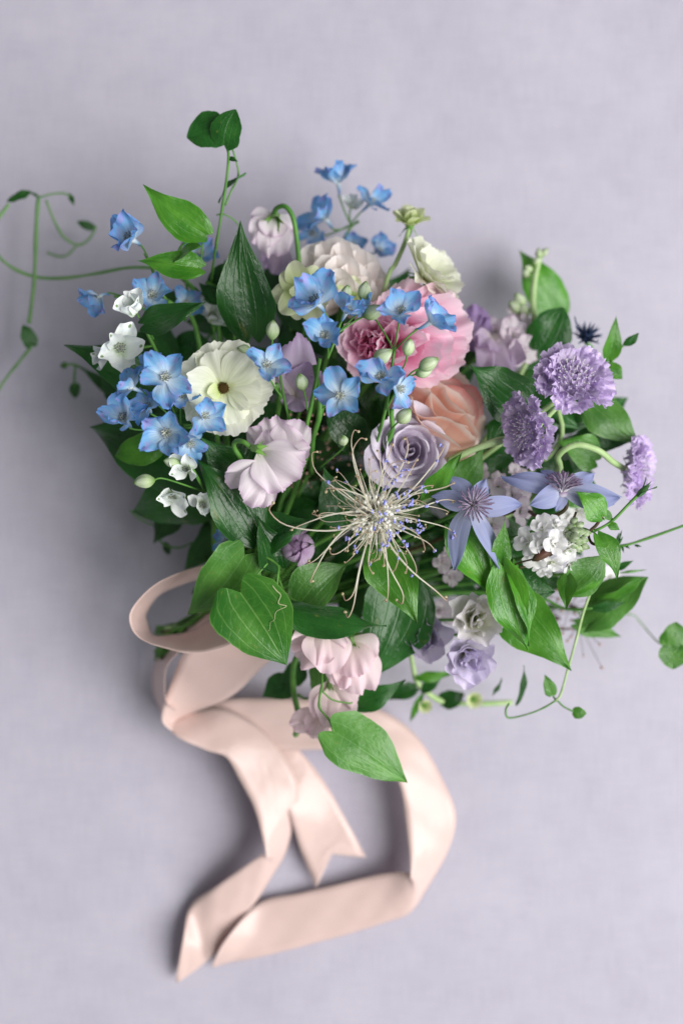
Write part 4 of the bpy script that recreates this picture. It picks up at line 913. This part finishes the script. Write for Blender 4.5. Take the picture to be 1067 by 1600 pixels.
t = vthing('vine with long bright pointed leaves below the drooping clematis')
leaf(t, (708, 826, .146), (774, 936, .142), 62, LF, 'ovate', -10, (700, 815, .13), fold=.18, arch=.06)
leaf(t, (780, 888, .146), (788, 810, .158), 38, LF, 'ovate', 24, (785, 895, .14), fold=.3, arch=.05)
leaf(t, (786, 886, .150), (826, 1018, .142), 66, LF, 'ovate', 10, (780, 888, .14), fold=.3, arch=.08, wave=.03)
leaf(t, (800, 886, .148), (826, 1010, .150), 40, LF, 'ovate', -30, fold=.25, arch=.09)
leaf(t, (786, 936, .120), (894, 1050, .126), 92, LF, 'ovate', 4, (780, 900, .12), fold=.10, arch=.04)
vine(t, [(900, 800, .148), (880, 850, .148), (840, 878, .148), (800, 890, .146), (775, 895, .13), (720, 890, .10)], .0009, STEMD); vtail(t, (720, 890, .10))
bp = at(850, 866, .158)
t.part('bud', P('bud', ball_data(at(851, 864, .160), 8*K, 24*K, 8*K, 8, 9, Matrix.Rotation(R(-58), 3, 'Z')), STEMD))
tube(t, 'pedicel', [at(832, 874, .158), at(810, 880, .15), at(795, 888, .146)], .0006, STEMD, 8, 5)

t = vthing('dark stemmed clematis vine with a pointed bud beside the white stock')
leaf(t, (800, 905, .118), (868, 925, .118), 70, LD, 'heart', 0, (790, 890, .11)); 
leaf(t, (940, 806, .152), (900, 768, .156), 46, LF, 'ovate', 12, (944, 812, .15), fold=.2)
leaf(t, (934, 838, .150), (965, 906, .148), 38, LF, 'ovate', -16, (926, 828, .148), fold=.2, arch=.1)
leaf(t, (890, 925, .130), (946, 868, .136), 60, LP, 'oval', 10, fold=.15, arch=.06)
leaf(t, (886, 900, .140), (884, 954, .144), 34, LF, 'ovate', 30, (892, 915, .135), fold=.35, arch=.08)
leaf(t, (898, 926, .138), (946, 900, .144), 16, LF, 'lance', 40, fold=.5)
vine(t, [(1000, 770, .152), (982, 788, .15), (955, 815, .148), (926, 830, .146), (910, 826, .142), (860, 822, .13), (780, 850, .10)], .0010, STEM)
vine(t, [(944, 800, .151), (932, 820, .148), (920, 832, .147), (924, 848, .147), (940, 852, .148)], .0010, STEMD)
for a_ in range(4):
    V, f_, uv_ = petal_data(.34, [.5, .95, 1.0, .7, .35, .03], cup=.9, bend=(.25, -.20), nu=7, nv=9)
    t.part('bud_sepal', P('bud_sepal', (V, f_, uv_), LD), frame(at(996, 775, .152), (.55, .6, .35), 0, 34*K) @ pm(a_*1.57, R(72), .06, 0, 1))
leaf(t, (955, 812, .148), (935, 795, .15), 14, LF, 'lance', 10); leaf(t, (950, 820, .148), (968, 828, .148), 14, LF, 'lance', 10)
vtail(t, (780, 850, .10))

t = vthing('vine with a large pale curled leaf hanging over the cloth near the white blossoms')
leaf(t, (918, 978, .082), (1012, 902, .098), 70, LP, 'oval', -14, (900, 950, .08), fold=.10, arch=.06, curl=.3)
leaf(t, (925, 950, .095), (978, 940, .098), 20, LD, 'lance', 20); leaf(t, (900, 975, .065), (972, 996, .060), 36, LP, 'ovate', 14); leaf(t, (930, 940, .09), (1005, 905, .104), 24, LF, 'oval', 40)
vine(t, [(925, 950, .095), (905, 952, .092), (880, 950, .085), (840, 930, .08)], .0009); vtail(t, (840, 930, .08))

t = vthing('thin trailing vine with two little heart leaves curling out over the bare cloth')
vine(t, [(925, 920, .11), (912, 955, .11), (900, 1000, .108), (886, 1050, .105), (876, 1085, .103), (868, 1095, .102)], .0009, STEMP)
vine(t, [(868, 1095, .102), (850, 1106, .10), (825, 1116, .098), (795, 1122, .096), (790, 1110, .1), (795, 1100, .105)], .0006)
vine(t, [(870, 1094, .102), (880, 1104, .102), (895, 1112, .102)], .0006)
leaf(t, (862, 1085, .103), (851, 1054, .105), 22, LF, 'heart', 0, (870, 1096, .102)); leaf(t, (896, 1112, .102), (916, 1115, .103), 20, LF, 'round', 0); leaf(t, (808, 1098, .075), (818, 1040, .080), 18, LD, 'lance', 40); leaf(t, (770, 1085, .06), (784, 1060, .06), 10, LD, 'lance', 30)
vine(t, [(925, 920, .11), (900, 900, .10), (840, 900, .08)], .0009); vtail(t, (840, 900, .08))

t = vthing('blurred green stem with pale seed like buds lying below the lisianthus')
vine(t, [(640, 1005, .06), (645, 1040, .052), (655, 1070, .045), (690, 1096, .03), (740, 1100, .025), (800, 1098, .02)], .0019, STEMP)
leaf(t, (650, 1060, .05), (710, 1050, .05), 20, LF, 'lance', 10); leaf(t, (650, 1075, .045), (605, 1095, .04), 30, LD, 'ovate', 0); leaf(t, (690, 1095, .03), (725, 1085, .035), 34, LD, 'round', 0); leaf(t, (660, 1080, .045), (690, 1060, .05), 22, LD, 'lance', 0); leaf(t, (660, 1085, .04), (640, 1130, .03), 14, LF, 'lance', 0)
for px, py, s_ in ((662, 1102, 34), (738, 1092, 40)):
    F = frame(at(px, py, .035), (.2, -.1, .9), 0, s_*.6*K); c = t.part('seed_pod', button(.3, SEPAL, 26), F)
    for i in range(8): sub('petal', CRG[i % 4], c, pm(i*.785, R(45), .1, 0, .8))
vtail(t, (640, 1005, .06))

t = vthing('vine with a broad leaf curving above the peach rose beside the small scabiosa')
leaf(t, (818, 640, .108), (738, 570, .128), 96, LD, 'heart', 18, (830, 660, .09), fold=.14, arch=.07); leaf(t, (800, 660, .09), (760, 720, .09), 60, LD, 'ovate', 0); vtail(t, (830, 660, .09))
t = vthing('vine with two broad blurred leaves standing up behind the large scabiosa')
leaf(t, (868, 490, .030), (812, 390, .036), 78, LF, 'heart', 10, (865, 510, .05), fold=.10); leaf(t, (845, 545, .07), (880, 480, .075), 76, LD, 'round', 0, (850, 560, .06)); vtail(t, (860, 540, .055))
t = vthing('vine with a mid green leaf emerging beneath the large scabiosa')
leaf(t, (918, 625, .100), (1002, 696, .096), 72, LP, 'ovate', -8, (900, 640, .09), fold=.12, arch=.06); leaf(t, (900, 690, .09), (990, 690, .086), 50, LD, 'ovate', 16); leaf(t, (930, 720, .095), (870, 690, .10), 60, LF, 'ovate', 0); leaf(t, (850, 620, .10), (905, 670, .10), 60, LD, 'ovate', 0); leaf(t, (880, 760, .09), (950, 790, .09), 60, LP, 'ovate', 0); leaf(t, (880, 720, .08), (850, 770, .08), 60, LD, 'ovate', 0); vtail(t, (880, 650, .08))
t = vthing('vine tip with a fresh pointed leaf pair and a small dark bud beside the thistle')
leaf(t, (950, 560, .100), (964, 493, .110), 34, LF, 'ovate', 18, (945, 580, .10), fold=.3); leaf(t, (948, 570, .10), (972, 592, .10), 26, LF, 'oval', 0)
leaf(t, (975, 538, .10), (998, 520, .105), 15, LD, 'oval', 10, (958, 560, .10)); vine(t, [(957, 562, .10), (948, 585, .098), (930, 640, .085)], .0009); vtail(t, (930, 640, .085))

t = vthing('long blurred tendril vine arching off the bouquet over bare cloth')
vine(t, [(250, 418, .085), (200, 418, .075), (150, 427, .060), (100, 434, .05), (55, 432, .045), (15, 415, .045), (-12, 385, .05), (-8, 350, .055), (14, 318, .055)], .0012, TENDRIL)
vine(t, [(60, 308, .042), (57, 350, .042), (54, 432, .046), (50, 470, .045), (45, 505, .045)], .0014, TENDRIL)
vine(t, [(50, 540, .04), (30, 565, .036), (10, 590, .033), (-10, 620, .03)], .0010, TENDRIL)
vine(t, [(60, 308, .04), (85, 302, .04), (105, 303, .04), (115, 318, .04)], .0008, TENDRIL); vine(t, [(72, 312, .036), (85, 345, .03), (100, 370, .025), (122, 382, .02), (140, 372, .02), (150, 352, .02)], .0010, TENDRIL)
vine(t, [(122, 380, .02), (105, 398, .02), (90, 400, .02), (74, 394, .02)], .0008, TENDRIL)
leaf(t, (47, 300, .045), (10, 315, .045), 18, LD, 'oval', 20); leaf(t, (50, 540, .04), (36, 507, .044), 28, LD, 'round', 20); leaf(t, (108, 303, .04), (116, 322, .04), 10, LD, 'lance'); leaf(t, (148, 356, .02), (120, 345, .022), 16, LD, 'oval'); leaf(t, (60, 306, .042), (46, 300, .044), 6, LD, 'lance')
vine(t, [(250, 418, .085), (290, 440, .08), (340, 500, .07)], .0012); vtail(t, (340, 500, .07))
t = vthing('short blurred sprig with a slim leaf and tiny buds hanging beside the blue florets')
vine(t, [(178, 632, .05), (165, 605, .042), (140, 585, .036), (118, 570, .034), (98, 570, .03)], .0009); vine(t, [(118, 570, .034), (116, 590, .03), (117, 605, .03)], .0008)
leaf(t, (178, 625, .046), (122, 568, .036), 18, LD, 'lance', 20); leaf(t, (117, 600, .03), (118, 622, .03), 20, LD, 'round'); leaf(t, (105, 568, .03), (94, 572, .03), 12, LD, 'oval'); vine(t, [(178, 632, .05), (220, 670, .06), (300, 740, .06)], .0009); vtail(t, (300, 740, .06))
t = vthing('rounded two lobed green leaf on a thin tendril lying apart on the cloth')
leaf(t, (1050, 1010, .075), (1052, 1046, .076), 54, LF, 'round', 0, fold=.05, arch=.02); leaf(t, (1050, 1012, .075), (1056, 972, .077), 52, LF, 'round', 0, fold=.05, arch=.02)
vine(t, [(1048, 1010, .074), (1030, 1005, .05), (1015, 990, .02), (1000, 972, .015), (985, 960, .02), (940, 960, .04), (860, 950, .05)], .0006, TENDRIL); vtail(t, (860, 950, .05))
t = vthing('straight green tendril stem with needle leaflets reaching past the pointed bud')
vine(t, [(1085, 815, .118), (1030, 835, .116), (985, 850, .115), (965, 855, .113), (940, 870, .11), (880, 900, .09)], .0009, STEM)
for i in range(9):
    a = random.uniform(-1.2, 1.6); L_ = random.uniform(16, 26); x0 = random.uniform(958, 992); leaf(t, (x0, 852, .114), (x0+L_*math.cos(a)*.6, 852-L_*math.sin(a+.3), .116), 4.5, LD, 'lance')
leaf(t, (962, 890, .105), (990, 876, .11), 12, LD, 'lance'); leaf(t, (970, 895, .10), (1010, 890, .10), 5, TENDRIL, 'lance')
vtail(t, (880, 900, .09))

# ---- shaded leaves filling the body of the bouquet
G_F = 'shaded leaf sprigs inside the bouquet'
def filler(label, cx, cy, rx, ry, n, z0, z1):
    t = Thing('foliage_sprig', label, 'foliage', BIND, G_F); hub = (cx, cy, z0*.7); vtail(t, hub, .0012)
    for i in range(n):
        a = i*2.39996; f = math.sqrt((i+.5)/n); px, py = cx+rx*f*math.cos(a), cy+ry*f*math.sin(a); z = random.uniform(z0, z1)*(1-.35*f)
        an = math.atan2(py-720, px-560)+random.uniform(-.7, .7); L_ = random.uniform(55, 85)
        leaf(t, (px-L_*.5*math.cos(an), py-L_*.5*math.sin(an), z), (px+L_*.5*math.cos(an), py+L_*.5*math.sin(an), z-.006), random.uniform(42, 62), LD, random.choice(['ovate', 'heart']), random.uniform(-25, 25), nu=9, nv=10)
        if i % 2 == 0: vine(t, [(px-L_*.5*math.cos(an), py-L_*.5*math.sin(an), z), ((px+cx)/2, (py+cy)/2, z*.7), hub], .0008, STEM, 'petiole')
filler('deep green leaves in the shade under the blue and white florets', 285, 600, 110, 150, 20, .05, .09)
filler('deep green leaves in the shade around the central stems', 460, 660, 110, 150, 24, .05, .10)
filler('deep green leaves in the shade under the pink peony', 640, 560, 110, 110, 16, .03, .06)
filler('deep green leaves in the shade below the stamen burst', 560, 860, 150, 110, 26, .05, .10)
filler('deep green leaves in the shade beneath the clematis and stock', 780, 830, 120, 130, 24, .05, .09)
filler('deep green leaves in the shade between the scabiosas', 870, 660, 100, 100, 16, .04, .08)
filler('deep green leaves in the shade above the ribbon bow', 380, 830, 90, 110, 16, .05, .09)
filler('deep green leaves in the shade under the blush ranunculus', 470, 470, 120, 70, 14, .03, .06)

# ================================================================ ribbon
WR = .0385
def ribbon(t, rows, label=None, n=70, notch=None, name='ribbon_tail'):
    # rows: (left px, left py, right px, right py, z, sign) ; the height difference across the band follows from its constant width
    A = []
    for lx, ly, rx, ry, z, sg in rows:
        s_ = (H-z)/FPX; d = math.hypot(lx-rx, ly-ry)*s_; dz = sg*math.sqrt(max(0, WR**2-d*d))*.5*(.62 if name == 'ribbon_tail' else 1)
        A.append((*at(lx, ly, max(.0006, z+dz)), *at(rx, ry, max(.0006, z-dz))))
    c = catmull(A, n); m = 9; v = []; uv = []
    for k in range(n):
        for i in range(m):
            f = i/(m-1); p = c[k, :3]*(1-f)+c[k, 3:]*f
            if notch and k > n-1-notch[0]:
                q = (k-(n-1-notch[0]))/notch[0]; e = abs(f-.5)*2
                base = c[n-1-notch[0], :3]*(1-f)+c[n-1-notch[0], 3:]*f; p = base+(p-base)*(1-notch[1]*(1-e))
            g = k/(n-1)*len(rows); p = p + np.array([0, 0, .0004*math.sin(g*2.1+f*3)+.00022*math.sin(g*5.3-f*7+1)+.0001*math.sin(g*9.7+f*11)]); p[2] = max(p[2], .0006)
            v.append(p); uv.append((f, k/(n-1)*8))
    o = t.part(name, mesh_from(name, v, grid_faces(m, n), uv, RIB))
    so = o.modifiers.new('thickness', 'SOLIDIFY'); so.thickness = .0003; so.offset = 0
    if label: o['label'] = label
    return o
t = Thing('satin_ribbon', 'blush pink satin ribbon tied around the stems with long trailing tails', 'ribbon', anchor(at(300, 1000, .05)))
ribbon(t, [(330, 880, 330, 900, .085, 1), (285, 893, 288, 913, .088, 1), (240, 915, 250, 930, .090, 1), (207, 950, 230, 958, .090, 1), (204, 978, 231, 972, .090, 1), (222, 1000, 240, 992, .091, 1), (262, 1014, 266, 992, .094, 1), (300, 1021, 300, 985, .098, 1), (345, 1014, 338, 962, .100, 1), (400, 985, 385, 940, .098, 1)], name='bow_loop')
ribbon(t, [(372, 930, 372, 950, .060, -1), (320, 945, 330, 975, .058, -1), (278, 985, 296, 1005, .05, -1), (243, 1035, 262, 1040, .042, -1), (238, 1075, 258, 1078, .034, -1), (250, 1110, 262, 1100, .030, -1), (268, 1128, 275, 1108, .026, -1)], name='bow_loop')
ribbon(t, [(330, 985, 425, 1030, .070, 1), (288, 1020, 405, 1048, .064, 1), (270, 1060, 362, 1088, .050, 1), (253, 1115, 305, 1112, .034, 1), (262, 1138, 290, 1120, .028, 1), (300, 1158, 318, 1098, .024, 1), (352, 1174, 368, 1092, .020, 1),
           (430, 1175, 420, 1092, .018, 1), (500, 1172, 505, 1094, .018, 1), (560, 1178, 590, 1108, .020, 1), (606, 1196, 650, 1150, .022, 1), (626, 1230, 690, 1215, .022, 1), (634, 1280, 712, 1275, .022, 1), (641, 1340, 700, 1330, .020, 1), (641, 1372, 668, 1388, .018, 1), (637, 1364, 640, 1428, .016, 1), (600, 1366, 596, 1444, .010, 1), (540, 1380, 545, 1460, .006, 1), (470, 1396, 480, 1478, .004, 1), (405, 1412, 415, 1494, .003, 1), (352, 1470, 365, 1504, .003, 1), (330, 1510, 331, 1513, .003, 0)], n=150)
ribbon(t, [(256, 1124, 262, 1130, .028, 0), (275, 1150, 300, 1110, .030, 1), (320, 1172, 350, 1108, .032, 1), (354, 1184, 408, 1140, .030, 1), (374, 1218, 448, 1190, .028, 1), (398, 1265, 466, 1235, .026, 1), (413, 1320, 458, 1290, .022, 1), (416, 1342, 446, 1335, .020, 1), (412, 1335, 424, 1372, .020, 1), (380, 1356, 398, 1412, .014, 1), (335, 1388, 362, 1452, .008, 1), (298, 1416, 335, 1490, .004, 1), (286, 1470, 315, 1510, .003, 1), (274, 1534, 278, 1536, .003, 0)], n=120)
ribbon(t, [(345, 1162, 362, 1122, .010, 0), (372, 1190, 412, 1128, .012, 0), (410, 1222, 460, 1165, .014, .5), (448, 1265, 505, 1220, .016, 1), (470, 1330, 545, 1290, .009, 1), (494, 1388, 572, 1340, .003, 1)], n=60, notch=(10, .65))
